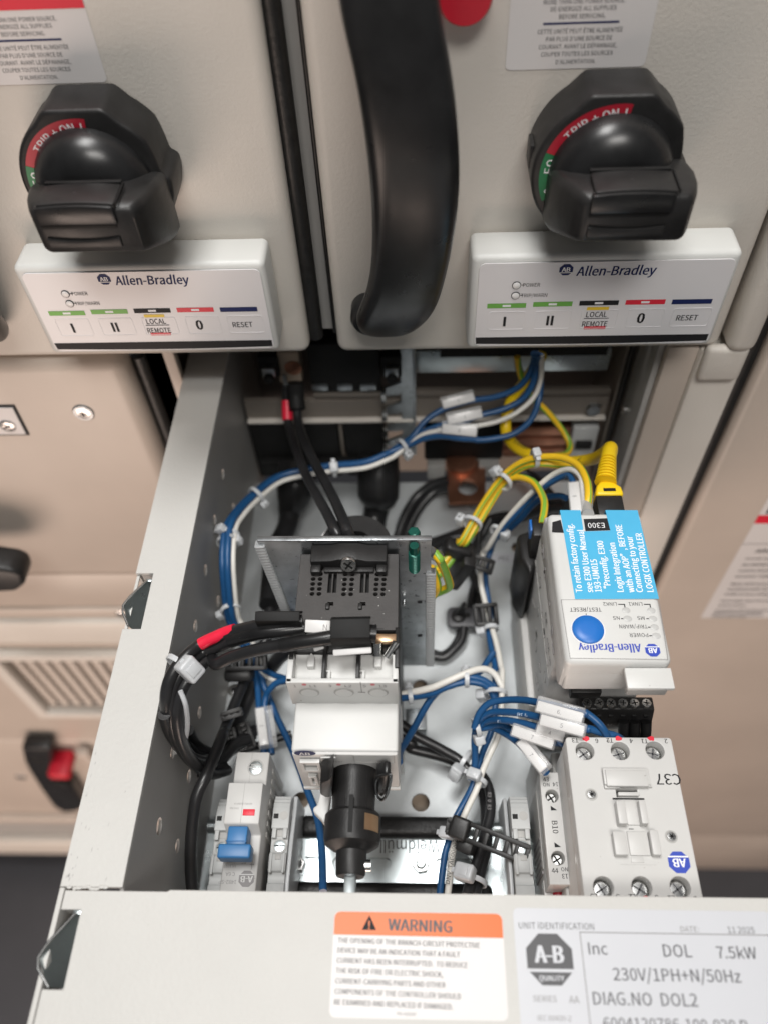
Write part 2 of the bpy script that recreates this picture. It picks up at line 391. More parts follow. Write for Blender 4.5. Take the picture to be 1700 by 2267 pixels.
# ------------------------------------------------------------------ closed drawer units above
def H(x, y): p = ony(z2(x, y), 304.2); return p.x, p.z
def knob(parent, cx, cz, yb=325.0):
    """rotary handle standing off the front: body with a flat tab on top, legend ring, domed grip"""
    yf = yb - 22
    R = 31.0; out = []
    for i in range(90):
        t = 2 * math.pi * i / 90; x, z = R * math.cos(t), R * math.sin(t)
        if abs(x) < 12 and z > 0: z = 31.2
        elif abs(x) < 17 and z > 0: z = 31.2 - (abs(x) - 12) * 1.05
        if x > 25 and z > 4: x = 25 + (x - 25) * .45
        out.append((cx + x, cz + z))
    b = MB(); b.prism(out, yb, yf, BLK, 'y', 1.6, 3)
    b.box(cx - 31.5, cx - 28, yb - 14, yb - 4, cz - 2, cz + 8, BLK, .6)
    k = b.build('rotary_handle', parent, 40)
    g = MB()
    def sector(a0, a1, mt, r0=22.0, r1=28.0, y=yf - .12):
        n = 20; A = [math.radians(a0 + (a1 - a0) * i / n) for i in range(n + 1)]
        vs = [(cx + r1 * math.cos(a), y, cz + r1 * math.sin(a)) for a in A] + [(cx + r0 * math.cos(a), y, cz + r0 * math.sin(a)) for a in A]
        g.add(vs, [(i, n + 1 + i, n + 2 + i, i + 1) for i in range(n)], mt)
    sector(82, 160, DRED); sector(160.3, 204, DGRN)
    def on_arc(ch, a, size, r=24.9):
        g.text(ch, size, PRW, T((cx + r * math.cos(math.radians(a)), yf - .2, cz + r * math.sin(math.radians(a)))) @ Matrix.Rotation(math.radians(90), 4, 'X') @ Matrix.Rotation(math.radians(a - 90), 4, 'Z'), bold=.012)
    for ch, a in (('T', 139), ('R', 132), ('I', 126.8), ('P', 122), ('+', 112.5), ('O', 103), ('N', 95.5), ('I', 86), ('O', 168), ('F', 176), ('0', 196)): on_arc(ch, a, 5.2)
    g.build('legend_ring', k)
    d = MB()
    d.lathe([(24.6, 0), (24.2, 3), (22.6, 7), (19.5, 11), (14.5, 14), (8, 15.6), (.5, 16)], BLKG, 48, T((cx, yf + .6, cz)) @ Matrix.Rotation(math.radians(90), 4, 'X'))
    # lever: a level bar, wide at the body and narrower at its outer end
    secs = []
    for y, xa, xb, za, zb in ((yf + 1, -24.6, 29.5, -24, 6.5), (yf - 4, -24.6, 29.8, -23, 8.2), (yf - 12, -24, 30, -20, 10.0), (yf - 20, -21.5, 29, -16, 11.0), (yf - 27, -18.5, 27.2, -12.5, 11.2), (yf - 31.4, -16.2, 25.2, -10, 10.6), (yf - 33, -14.6, 24, -8.4, 9.0)):
        q = rrect(xa, xb, za, zb, 3.2 if y > yf - 30 else 2.6, 4)
        secs.append([(cx + x, y, cz + z + (1.5 - .006 * (x - 5) ** 2 if z > 0 else -.8 + .004 * (x - 5) ** 2)) for x, z in q])
    n = len(secs[0]); vs = [p for q in secs for p in q]
    fs = [(a * n + i, a * n + (i + 1) % n, (a + 1) * n + (i + 1) % n, (a + 1) * n + i) for a in range(len(secs) - 1) for i in range(n)]
    fs += [tuple(range(n)), tuple((len(secs) - 1) * n + i for i in range(n))[::-1]]
    bm = bmesh.new(); V = [bm.verts.new(p) for p in vs]
    for f in fs: bm.faces.new([V[i] for i in f])
    bmesh.ops.recalc_face_normals(bm, faces=bm.faces[:])
    d.addbm(bm, BLK)
    d.build('grip', k, 45)
    # padlock slide let into the lever: dark slot, raised plate and two lips on the outer end
    q = MB()
    q.box(cx - 12.2, cx + 18, yf - 19.4, yf - 17.6, cz + 11.4, cz + 13.1, BLKM, .3)
    q.prism([(cx - 12 + i * 3, cz + 12.5 + .9 * (1 - ((i - 5) / 5) ** 2)) for i in range(11)] + [(cx + 18, cz + 10), (cx - 12, cz + 10)], yf - 20, yf - 33.4, BLK, 'y', .5)
    q.prism([(cx - 13 + i * 3.05, cz + 11.6 + .9 * (1 - ((i - 5) / 5) ** 2)) for i in range(11)] + [(cx + 17.5, cz + 4.2), (cx - 13, cz + 4.2)], yf - 31, yf - 34.6, BLKG, 'y', .8)
    q.box(cx - 13, cx + 16.5, yf - 33.4, yf - 31, cz + 2.2, cz + 3.8, BLKM, .3)
    q.prism([(cx - 12.6 + i * 2.9, cz - 1.6 - 1.2 * (1 - ((i - 5) / 5) ** 2)) for i in range(11)] + [(cx + 16.4, cz - 6), (cx - 12.6, cz - 6)], yf - 30, yf - 34.2, BLK, 'y', .5)
    q.box(cx + 18.4, cx + 18.9, yf - 33.2, yf - 19, cz + 11.6, cz + 12.7, BLKM)
    q.ball((cx + 2, yf - 27, cz + 13.4), .7, .7, .2, CABLE, 10)
    q.build('lock_slide', k)
    return k
def operator_panel(parent, shift, k=1.0):
    Mp = T((85.1 + shift, 0, 200)) @ Matrix.Diagonal((k, 1, k, 1)) @ T((-85.1, 0, -200)); dx = 0
    x0, x1, za, zb = 24.6, 144.0, 173.6, 227.8
    b = MB(Mp); b.box(x0, x1, 304.5, 325, za, zb, HMI, 3.2, 4); p = b.build('operator_panel', parent, 50)
    g = MB(Mp)
    ox0, ox1 = 28.2, 141.6
    g.shape(rrect(ox0, ox1, 176.4, 224.6, 3), [], 303.9, 304.4, OVER, 'y', bev=.12)
    zb2 = 182.0
    g.add([(ox0 + .8 + (ox1 - ox0 - 1.6) * i / 16, 303.8, 177.9 - .9 * math.sin(math.pi * i / 16)) for i in range(17)] + [(ox1 - .6, 303.8, zb2), (ox0 + .4, 303.8, zb2)], [tuple(range(19))], INK)
    def tx(s, x, y, h, mt, **k): px, pz = H(x, y); g.text(s, h, mt, front(px + dx, 303.75, pz), **k)
    tx('Allen-Bradley', 1003, 1162, 7.6, NAVY, bold=.012, shear=.12, sx=.84)
    px, pz = H(786, 1162); octagon_logo(g, front(px + dx, 303.75, pz), 3.2, NAVY, PRW)
    tx('POWER', 636, 1226, 3.1, INK, sx=.85); tx('TRIP/WARN', 648, 1271, 3.1, INK, sx=.85)
    def br(xa, xb, y, hh, mt, yy=303.74):
        a, z = H(xa, y); c, z2_ = H(xb, y); bar(g, a + dx, c + dx, z - hh / 2, z + hh / 2, yy, mt)
    for xa, xb, y in ((592, 606, 1228), (588, 600, 1273)): br(xa, xb, y, .35, INK)
    for (xa, xb, y), mt in zip(((445, 612, 1319), (643, 812, 1312), (843, 1012, 1307), (1043, 1213, 1303), (1243, 1415, 1301)), (GREENP, GREENP, INK, REDP, NAVY)):
        br(xa, xb, y, 2.7, mt)
        if xa < 1200: br((xa + xb) / 2 - 18, (xa + xb) / 2 + 18, y - 1, 1.2, PRW, 303.68)
    tx('I', 520, 1382, 9, INK, bold=.02); tx('II', 716, 1378, 9, INK, bold=.02, sx=.9); tx('0', 1110, 1367, 9, INK, bold=.02, sx=.85)
    tx('LOCAL', 917, 1353, 4.8, INK, sx=.78, bold=.006); tx('REMOTE', 909, 1394, 4.8, INK, sx=.74, bold=.006); tx('RESET', 1308, 1367, 4.9, INK, sx=.8, bold=.006)
    br(876, 970, 1331, 2.0, YELP); br(862, 970, 1373, .35, INK); br(862, 955, 1413, 1.7, REDP)
    g.build('overlay', p)
    for xa, xb, y in ((450, 605, 1385), (648, 805, 1382), (848, 1005, 1378), (1048, 1205, 1374), (1240, 1405, 1370)):
        a, z = H(xa, y); c, _ = H(xb, y); b = MB(Mp)
        b.shape(rrect(a + dx, c + dx, z - 5.4, z + 5.6, 1.2), [rrect(a + dx + .3, c + dx - .3, z - 5.1, z + 5.3, 1)], 303.72, 303.9, OVER, 'y')
        b.build('push_button', p)
    for x, y in ((571, 1229), (567, 1273)):
        a, z = H(x, y); b = MB(Mp); b.lathe([(2.05, 0), (2.0, .3)], INK, 24, front(a + dx, 303.8, z)); b.lathe([(1.85, 0), (1.7, .5), (1.0, .75)], LED, 24, front(a + dx, 303.8, z))
        b.build('indicator_light', p)
    return p
def notice(parent, dx, x0, x1):
    g = MB(); poly = rrect(x0, x1, 298.2, 372, 2); g.add([(x, 324.7, z) for x, z in poly], [tuple(range(len(poly)))], STICK)
    c = (x0 + x1) / 2
    bar(g, x0 + .1, x1 - .1, 325, 371, 324.6, REDP)
    for s, z in (("D'ALIMENTATION.", 301), ('COUPER TOUTES LES SOURCES', 303.9), ('COURANT. AVANT LE DÉPANNAGE,', 306.6), ("PAR PLUS D'UNE SOURCE DE", 309.3), ('CETTE UNITÉ PEUT ÊTRE ALIMENTÉE', 312),
                 ('BEFORE SERVICING.', 317), ('DE-ENERGIZE ALL SUPPLIES', 319.6), ('MORE THAN ONE POWER SOURCE.', 322)):
        g.text(s, 2.35, INKG, front(c, 324.55, z), sx=.9)
    bar(g, c - 14, c + 14, 314.2, 314.9, 324.55, NAVY)
    g.build('warning_sticker', parent)
def pull_handle(parent, dx):
    """tall bowed grip: wide flat strap that leaves the front at a round foot"""
    secs = []
    for v, l, r_, y in ((706, 784, 876, 322), (698, 770, 904, 315), (684, 767, 924, 306), (660, 778, 944, 298), (620, 793, 958, 291), (565, 801, 972, 286), (490, 803, 986, 282), (400, 799, 996, 280), (300, 788, 993, 280), (200, 773, 984, 282), (100, 752, 969, 285), (0, 726, 949, 289)):
        a_, b_ = ony((l * 1.0247, v * 1.0247), y), ony((r_ * 1.0247, v * 1.0247), y); secs.append((y, (a_.z + b_.z) / 2, a_.x + dx, b_.x + dx))
    secs += [(298, 372, -27 + dx, 2 + dx), (312, 388, -30 + dx, 0 + dx), (325, 392, -31 + dx, -1 + dx)]
    n = 14; vs, fs = [], []
    for i, (y, z, xa, xb) in enumerate(secs):
        a = secs[max(i - 1, 0)]; b = secs[min(i + 1, len(secs) - 1)]
        t = Vector((0, b[0] - a[0], b[1] - a[1])).normalized(); nn = Vector((0, -t.z, t.y))   # outward
        cx, hw = (xa + xb) / 2, (xb - xa) / 2
        for k in range(n):
            th = 2 * math.pi * k / n; cs, sn = math.cos(th), math.sin(th)
            sx_ = math.copysign(abs(cs) ** .6, cs) * hw; sy_ = math.copysign(abs(sn) ** .75, sn) * 6.5
            vs.append(Vector((cx + sx_, y, z)) + nn * sy_)
    for i in range(len(secs) - 1):
        for k in range(n): q = (k + 1) % n; fs.append((i * n + k, i * n + q, (i + 1) * n + q, (i + 1) * n + k))
    fs += [tuple(range(n))[::-1], tuple((len(secs) - 1) * n + k for k in range(n))]
    bm = bmesh.new(); V = [bm.verts.new(p) for p in vs]
    for f in fs: bm.faces.new([V[i] for i in f])
    bmesh.ops.recalc_face_normals(bm, faces=bm.faces[:])
    m = MB(); m.addbm(bm, BLKG)
    h = m.build('pull_handle', parent, 60)
    md = h.modifiers.new('smooth', 'SUBSURF'); md.levels = md.render_levels = 2
    f = MB(); f.lathe([(9.5, 0), (9.5, 9), (8, 12), (5, 13)], BLKG, 28, front(-23.5 + dx, 324.9, 184.5)); f.build('handle_foot', h)

ul = thing('drawer_unit', (-160, 325, 153), 'closed beige drawer unit at the upper left with rotary handle and operator panel', 'drawer', 'closed drawer units of the cabinet')
ur = thing('drawer_unit', (58, 325, 153), 'closed beige drawer unit with a tall black pull handle in full view', 'drawer', 'closed drawer units of the cabinet')
for root, dx, x0, x1 in ((ur, 0, -42.4, 158.6), (ul, -207.5, -300, -57.3)):
    m = MB(); m.box(x0, x1, 325, 345, 153.2, 470, DOOR, 5.5, 5); m.build('front_panel', root, 50)
    notice(root, dx, 34.8 + dx - (2.5 if dx else 0), 88.3 + dx - (2.5 if dx else 0))
    knob(root, 77.5 + dx - (1 if dx else 0), 267 + (0 if dx else 0))
    operator_panel(root, *((-211, .975) if dx else (0, 1)))
    pull_handle(root, dx)
m = MB(); m.tube([(-54.3, 335, 470), (-54.3, 335, 158)], 4.2, RUB, 12, 6); m.build('door_gasket', ul)
m = MB(); m.tube([(-58.6 + 1.6, 340, 470), (-55.5, 340, 158)], 2.4, RUB, 10, 6); m.build('door_gasket', ul)
m = MB(); m.tube([(-44.2, 340, 470), (-44.2, 340, 156)], 1.3, RUB, 10, 6); m.build('door_gasket', ur)
m = MB(); m.lathe([(9.9, 0), (9.9, 6), (9, 7.5)], RED, 32, front(18.0, 325, 326.6)); m.build('red_knob', ur)

# ------------------------------------------------------------------ units at the lower left
ll = thing('drawer_unit', (-290, 325, -71), 'closed beige drawer unit below the upper left one, with a nameplate corner and one screw', 'drawer', 'closed drawer units of the cabinet')
m = MB(); m.box(-620, -162.2, 325, 347, -71.5, 151, LOWER, 9, 5); m.build('front_panel', ll, 50)
m = MB(); m.tube([(-158.6, 342, 140), (-158.6, 342, -60)], 4.2, RUB, 12, 6); m.build('door_gasket', ll)
def panel_screw(parent, x, z, y=325.0):
    m = MB(); m.lathe([(6.2, 0), (6.2, .7), (5.6, 1.2)], GALV, 28, front(x, y, z)); M_ = front(x, y - 1.1, z)
    m.lathe([(4.6, 0), (4.4, .4), (3, .6)], CHROME, 24, M_)
    for a in (20, 80, 140): m.box(-2.4, 2.4, -.45, .45, .4, .68, BLKM, M=M_ @ Matrix.Rotation(math.radians(a), 4, 'Z'))
    m.build('panel_screw', parent)
panel_screw(ll, -195.7, 111.2)
m = MB(); m.prism([(-320, 92.7), (-235.3, 92.7), (-234.2, 118.1), (-320, 118.1)], 325, 324.2, INK, 'y'); m.prism([(-320, 94), (-236.8, 94), (-235.7, 116.6), (-320, 116.6)], 324.2, 323.7, STICK, 'y')
pl = m.build('nameplate', ll)
m = MB(); screw(m, (0, 0, 0), 4.6, M=front(-244.6, 323.7, 102)); m.build('screw', pl)
m = MB(); m.lathe([(31, 0), (31, 20), (29, 22)], BLK, 40, front(-331, 325, 2)); k = m.build('rotary_handle', ll)
m = MB(); m.prism([(-340, -24), (-300, -27), (-280, -25), (-270, -16), (-267, -4), (-272, 2), (-300, 10), (-340, 12)], 304, 284, BLK, 'y', 4, 3); m.build('grip', k)

vc = thing('vent_cover', (-420, 325, -415), 'beige cover plate with a window of slanted louvres at the lower left', 'vent cover')
m = MB(); m.box(-620, -150, 329, 350, -123.5, -73, LOWER, 2); m.build('rail', vc)
m = MB(); m.box(-620, -150, 323, 345, -180, -139.5, DOOR, 5, 4); m.box(-620, -150, 327, 345, -139, -124, LOWER, 2); m.build('ledge', vc)
m = MB(); m.shape(rect(-700, -120, -412, -181), [rrect(-381, -160, -321.5, -200.5, 2)], 325, 330, LOWER, 'y'); m.build('panel', vc)
fr = MB(); fr.shape(rrect(-392, -152, -332, -190, 4), [rrect(-380, -160, -321, -201, 2)], 317, 324.9, DOOR, 'y', bev=1.2); fr.build('window_frame', vc)
m = MB(); m.box(-390, -150, 344, 346, -330, -190, BLKM)
for i in range(17):
    xc = -375 + i * 12.6
    for j in range(13):
        zc = -316.5 + j * 9.2
        m.prism([(342, zc - 3.9), (328.5, zc - 3.4), (326, zc - 1.5), (328, zc + 3.0), (342, zc + 3.4)], xc - 3.8, xc + 3.8, LOWER, 'x', .5)
    m.box(xc - 6.6, xc - 5.6, 336, 342, -321, -201, LOWER)
m.build('louvre', vc)
m = MB(); screw(m, (0, 0, 0), 5, M=front(-247, 327, -131)); m.build('screw', vc)

bu = thing('drawer_unit', (-440, 325, -700), 'lowest beige drawer unit with a black curved lever and red latch', 'drawer', 'closed drawer units of the cabinet')
m = MB(); m.box(-900, -150, 325, 347, -700, -414, LOWER, 7, 4); m.build('front_panel', bu)
poly = [(*[ony(z3(x, y), 308)[i] for i in (0, 2)],) for x, y in ((88, 1583), (200, 1586), (212, 1600), (216, 1720), (290, 1740), (345, 1820), (310, 1840), (255, 1846), (215, 1820), (165, 1750), (120, 1680), (100, 1640))]
m = MB(); m.prism(poly, 322, 306, BLKG, 'y', 3, 3); c = ony(z3(145, 1640), 306); m.lathe([(8, -.5), (8, .15)], BLKM, 24, front(c.x, 306, c.z)); lv = m.build('lever', bu)
a = ony(z3(258, 1612), 318); b = onz(z3(252, 1706), a.z)
m = MB(); m.box(a.x - 13, a.x + 11, b.y, 322, a.z - 12, a.z + 3, RED, 4, 3); m.build('latch_pin', bu)
a, b = ony(z3(300, 1630), 306), ony(z3(320, 1750), 306)
m = MB(); m.box(a.x - 4, a.x + 10, 312, 322, b.z + 14, a.z - 6, LOWER, 3); m.build('latch_plate', bu)
m = MB(); c = ony(z3(85, 1706), 325); screw(m, (0, 0, 0), 7, M=front(c.x, 325, c.z)); m.build('screw', bu)
bs = thing('base_trim', (-520, 325, -905), 'horizontal beige base trim with a dark slot above the floor', 'trim')
m = MB(); m.box(-1200, -150, 318, 347, -722, -702, LOWER, 4, 3); m.build('lip', bs)
m = MB(); m.box(-1200, -150, 332, 347, -830, -722, WALL, 1); m.build('recess', bs)
m = MB(); m.box(-1200, -150, 320, 347, -905, -832, DOOR, 4, 3); m.build('rail', bs)
# ------------------------------------------------------------------ the pulled-out drawer
od = thing('open_drawer', (0, 200, 0), 'pulled out open drawer tray with pale flanges, perforated dark side wall and front cover', 'drawer')
holes = [circ(*onz(q, 0).xy, r, 20) for q, r in ((w1(1485, 345), 5), (w1(822, 332), 4.6), (w2(190, 225), 4.4), (d2(1045, 885), 4.6), (d2(1050, 1310), 4), (d2(60, 1700), 3))]
m = MB(); m.shape(rect(-115.5, 122, 40, 359.5), holes, -2, 0, PLATE); bp = m.build('mounting_plate', od)
m = MB(); m.box(-115.5, 122, 40, 359.5, -16, -14, BEIGE); m.build('tray_bottom', od)
c1 = onz(d2(765, 995), .15); c2 = onz(d2(1005, 1000), .15)
m = MB(); m.box(c1.x, c2.x, c1.y - 4, c1.y + 4, .05, .2, STICKW); m.text('PE1', 4.5, INK, up(c1.x + 8, c1.y, .3), shear=.2); m.build('plate_label', bp)
m = MB()
for q in (d1(465, 1225),):
    p = onz(q, 0); m.lathe([(4.2, 0), (4, 1.6), (2.5, 2.3)], CHROME, 20, up(p.x, p.y, 0)); m.lathe([(1.7, 2.25), (1.7, 2.4)], BLKM, 6, up(p.x, p.y, 0))
m.build('plate_screw', bp)
hp = [circ(y, z, 3.3 if (y, z) != (98, 85) else 3.8, 18) for y in (98, 131, 164.5, 197.5, 231.5, 265, 298.5) for z in (85, 52)]
m = MB(); m.shape(rect(-60, 430, -16, 114.6), hp, -116, -114.5, WALL, 'x'); m.build('side_wall', od)
m = MB(); m.box(-115.8, -113.9, 262, 263, 0, 60, WALL); m.build('wall_seam', od)
m = MB(); m.shape([(-139, 66.5), (-114.5, 66.5), (-114.5, 430), (-139, 430), (-139, 209.4), (-130.2, 209.4), (-130.2, 178.6), (-139, 178.6)], [], 114.6, 117, FLANGE, bev=.35)
m.build('top_flange', od)
m = MB(); m.shape(rect(-60, 430, 74, 114.4), [rect(178.6, 209.4, 92, 113.5), rect(32, 58.3, 92, 113.5)], -139, -137.6, FLANGE, 'x'); m.build('outer_wall', od)
m = MB(); m.box(-136.5, -116.5, 178, 210, 84, 86, WALL); m.box(-130, -129, 178.4, 209.6, 86, 114.5, WALL); m.box(-136.5, -130, 177.2, 178.5, 86, 114.5, WALL); m.box(-136.5, -130, 209.5, 210.8, 86, 114.5, WALL); m.build('latch_pocket', od)
def latch(P, Q, zt):
    """bent sheet catch: outer rim P stands proud, the inner edge Q dips into the pocket"""
    m = MB(); top = [(x, y, zt + z) for x, y, z in P + Q]; bot = [(x + .3, y, z - 1.4) for x, y, z in top]
    m.add(top + bot, [(0, 1, 4, 3), (1, 2, 5, 4), (6, 9, 10, 7), (7, 10, 11, 8), (0, 6, 7, 1), (1, 7, 8, 2), (2, 8, 11, 5), (3, 4, 10, 9), (4, 5, 11, 10), (0, 3, 9, 6)], ZINC)
    m.tube([top[0], top[1], top[2]], .55, CHROME, 8, 3)
    m.box(P[0][0] - 1.2, P[0][0] + 2.2, P[0][1] - .6, P[0][1] + 1.2, zt - 6, zt - .6, ZINC, .4)
    m.build('spring_latch', od)
latch([(-132.6, 205.6, -.4), (-140.4, 190, 2.2), (-136.4, 180, 0)], [(-130.8, 203, -12), (-133.4, 188.5, -16), (-132.2, 180.6, -12)], 117)
latch([(-130.6, 57.4, -.4), (-139.8, 42, 2.2), (-134.2, 32.8, 0)], [(-129.2, 54, -12), (-131.6, 41, -16), (-130.6, 34, -12)], 117)
m = MB(); m.shape([(-136.4, -70), (280, -70), (280, 65.8), (-95.6, 65.8), (-96.8, 65.2), (-136.4, 65.2), (-136.4, 58.4), (-128.6, 58.4), (-128.6, 32.2), (-136.4, 32.2)], [], 115.2, 117.3, FLANGE, bev=.35)
m.box(-95.4, 280, 63.6, 65.9, 100, 115, FLANGE, .3)
fc = m.build('front_cover', od)
m = MB(); m.shape([(-139, -70), (-137, -70), (-137, 66.2), (-139, 66.2)], [], 100, 116.8, FLANGE, bev=.3); m.build('cover_edge', od)
m = MB()
random.seed(3)
for i in range(9):
    t = i / 8; m.ball((-135 + t * 14 + random.uniform(-.5, .5), 66.2 + random.uniform(-.4, .5), 117.0), random.uniform(.8, 1.7), random.uniform(.4, .8), .35, FLANGE, 10)
m.build('weld_bead', od)
m = MB(); m.box(-136, -128, 31.8, 58.6, 86, 88, WALL); m.box(-128.4, -127.6, 32, 58.6, 88, 115, WALL); m.box(-136, -128.5, 30.8, 32, 88, 115, WALL); m.box(-136, -128.5, 58.6, 59.8, 88, 115, WALL); m.build('latch_pocket', od)
m = MB(); random.seed(11)
for i in range(24):
    y = 68 + 70 * random.random() ** 1.6; x = -137.6 + abs(random.gauss(0, 1.6)) + (random.random() < .12) * random.uniform(2, 16); L_ = random.uniform(.5, 2.6); w_ = random.uniform(.08, .3)
    m.add([(x - w_, y, 117.03), (x + w_ * .4, y + L_ * .3, 117.03), (x + w_, y + L_, 117.03), (x - w_ * .5, y + L_ * .7, 117.03)], [(0, 1, 2, 3)], random.choice((DEVD, DEVD, INKF)))
m.build('paint_scuff', od)['kind'] = 'stuff'
# sticker with the warning
m = MB(); zt = 117.42
q = rrect(-32, 30.2, 25.3, 59.2, 2.2); m.add([(x, y, zt) for x, y in q], [tuple(range(len(q)))], STICK)
q = [p for p in rrect(-31.9, 30.1, 40, 59.1, 2.2) if p[1] > 51] + [(-31.9, 51.5), (30.1, 51.0)]
m.add([(x, y, zt + .05) for x, y in [(30.1, 51.0)] + [p for p in rrect(-31.9, 30.1, 40, 59.1, 2.2) if p[1] > 52] + [(-31.9, 51.3)]], [tuple(range(len([p for p in rrect(-31.9, 30.1, 40, 59.1, 2.2) if p[1] > 52]) + 2))], ORANGE)
bz = zt + .09; LR = T((-30.3, 50, 0)) @ Matrix.Rotation(math.radians(-1.15), 4, 'Z') @ T((30.3, -50, 0))
m.add([(-21.6, 53, bz), (-16.2, 53, bz), (-18.9, 58, bz)], [(0, 1, 2)], INK); m.text('!', 4.2, ORANGE, up(-18.9, 54.9, bz + .04), bold=.02)
m.text('WARNING', 6.1, INKG, LR @ up(-.2, 55.7, bz), bold=.022, sx=.98)
for i, s in enumerate(('THE OPENING OF THE BRANCH-CIRCUIT PROTECTIVE', 'DEVICE MAY BE AN INDICATION THAT A FAULT', 'CURRENT HAS BEEN INTERRUPTED.  TO REDUCE', 'THE RISK OF FIRE OR ELECTRIC SHOCK,', 'CURRENT-CARRYING PARTS AND OTHER', 'COMPONENTS OF THE CONTROLLER SHOULD', 'BE EXAMINED AND REPLACED IF DAMAGED.')):
    m.text(s, 2.62, INKG, LR @ up(-30.3, 49.7 - i * 3.25, bz), sx=.915, bold=.012, align='LEFT')
m.text('PN-435667', 1.6, INKG, LR @ up(-4.7, 27.4, bz), shear=.1)
m.build('warning_sticker', fc)
# identification sticker
m = MB(); q = rrect(34.3, 128.2, -40, 61.2, 2); m.add([(x, y, zt) for x, y in q], [tuple(range(len(q)))], STICKW)
m.text('UNIT IDENTIFICATION', 3.3, INKG, up(35.8, 55.5, bz), align='LEFT', sx=.95); m.text('DATE:', 2.9, INKF, up(98, 55.1, bz)); m.text('11 2025', 3.2, INKG, up(116.4, 55.1, bz))
for x0, x1, y0, y1 in ((58, 126, 53.2, 53.5), (58, 58.3, -38, 53.5), (125.7, 126, -38, 53.5)): m.add([(x0, y0, bz), (x1, y0, bz), (x1, y1, bz), (x0, y1, bz)], [(0, 1, 2, 3)], INKF)
oc = [(46.3 + 8.9 * 1.0 * math.cos(math.radians(22.5 + 45 * i)), 44.5 + 8.9 * math.sin(math.radians(22.5 + 45 * i))) for i in range(8)]
m.add([(x, y, bz) for x, y in oc], [tuple(range(8))], INKG)
m.text('A-B', 8.6, STICKW, up(46.3, 46.6, bz + .05), bold=.03, sx=.84)
m.add([(37.6, 41.4, bz + .05), (55, 41.4, bz + .05), (55, 40.4, bz + .05), (37.6, 40.4, bz + .05)], [(3, 2, 1, 0)], STICKW); m.text('QUALITY', 2.5, STICKW, up(46.3, 38.7, bz + .05), bold=.02)
for s, x, y, h in (('SERIES', 43.3, 32.4, 2.9), ('AA', 53.5, 32.3, 3.4), ('IEC 60439-2', 46, 26.6, 2.5)): m.text(s, h, INKF, up(x, y, bz))
for s, x, y, h in (('Inc', 60, 48.5, 6), ('DOL', 86.6, 48.2, 6.2), ('7.5kW', 105.8, 47.9, 5.8), ('230V/1PH+N/50Hz', 68, 40.5, 6), ('DIAG.NO  DOL2', 59.6, 33.0, 6), ('6004120786-100-020 R', 62.4, 25.6, 5.4)):
    m.text(s, h, INKG, up(x, y, bz), align='LEFT', bold=.004)
m.build('identification_sticker', fc)

# ------------------------------------------------------------------ mounting rail
dr = thing('din_rail', (-25, 102, 0), 'shiny zinc mounting rail with slots, dark rubber edge sleeves and stamped letters', 'rail')
m = MB(); m.shape(rect(-112, 112, 80, 122), [rrect(-45, -2 - 13, 99.3, 104.3, 2.4, 5), rrect(8, 32, 99.3, 104.3, 2.4, 5), rrect(-64, -50, 99.3, 104.3, 2.4)], 6.4, 7.6, ZINC, bev=.15)
m.text('Weidmüller', 9.4, INKG, up(-9, 109.6, 7.7, 180), sx=.86)
m.box(-112, 112, 94.5, 109.2, 5.2, 5.8, ZINC); m.build('rail_web', dr)
for ya, xa, xb in ((119, -63.5, 26), (86.5, -66, 36)):
    m = MB(); m.box(xa, xb, ya - 5.4, ya + 5.4, 5, 13.5, RUB, 3.6, 4); m.build('rubber_sleeve', dr)
m = MB(); m.cyl((-112, 119, 8.6), (112, 119, 8.6), 3.6, ZINC, n=20); m.build('rail_edge', dr)
for i, (q) in enumerate((w1(1487, 697), w1(803, 695))):
    p = onz(q, 8); m = MB()
    m.lathe([(5.4, 7.6), (5.4, 8.3)], ZINC, 24, up(p.x, p.y, 0)); m.lathe([(4.3, 8.3), (4.3, 11), (3.9, 11.4)], CHROME, 6, up(p.x, p.y, 0, 12)); m.lathe([(2.3, 11.4), (2.3, 12.6), (1.8, 13)], ZINC, 16, up(p.x, p.y, 0)); m.lathe([(2.6, 11.41), (2.4, 11.5)], BLKM, 16, up(p.x, p.y, 0))
    m.build('hex_nut', dr)

# ------------------------------------------------------------------ bracket behind the motor breaker
br_ = thing('mounting_bracket', (-33, 208, 0), 'galvanised upright bracket plate with ribbed plastic edging and a green earth screw', 'bracket')
m = MB(); m.shape([(-73.2, 147.4), (6, 147.2), (6.3, 20), (-66, 20)], [circ(-67, 60, 2)], 207, 209.2, GALV, 'y', bev=.2)
m.box(-73.4, 6.2, 206.9, 209.6, 147.3, 148.2, GALV, .3)
for z in (93, 57): m.box(-.6, 1.8, 206.4, 206.95, z - .6, z + .6, BLKM)
m.cyl((-7.2, 206, 96), (-7.2, 203, 96), 1.0, CHROME, n=12); m.build('bracket_plate', br_)
def edging(p0, p1, n):
    m = MB(); p0, p1 = Vector(p0), Vector(p1); d = p1 - p0
    for i in range(n):
        a = p0 + d * (i / n); b = p0 + d * ((i + .78) / n); c = (a + b) / 2; L = (b - a).length
        M_ = T(c) @ d.to_track_quat('Z', 'Y').to_matrix().to_4x4()
        m.box(-2.2, 2.2, -2.4, 2.4, -L / 2, L / 2, EDGE, .5, 1, M=M_)
    M_ = T((p0 + p1) / 2) @ d.to_track_quat('Z', 'Y').to_matrix().to_4x4()
    m.box(-1.7, 1.7, -1.9, 1.9, -d.length / 2, d.length / 2, EDGE, M=M_)
    m.build('edge_strip', br_)
edging((-72.6, 207.6, 145), (-66.6, 207.6, 52), 40); edging((6, 207.6, 121), (6.3, 207.6, 21), 40)
p = ony(d3(1420, 250), 203)
m = MB(); m.cyl((p.x, 204.2, p.z + 5), (p.x, 203.6, p.z - 15), 2.1, GSCREW, n=16)
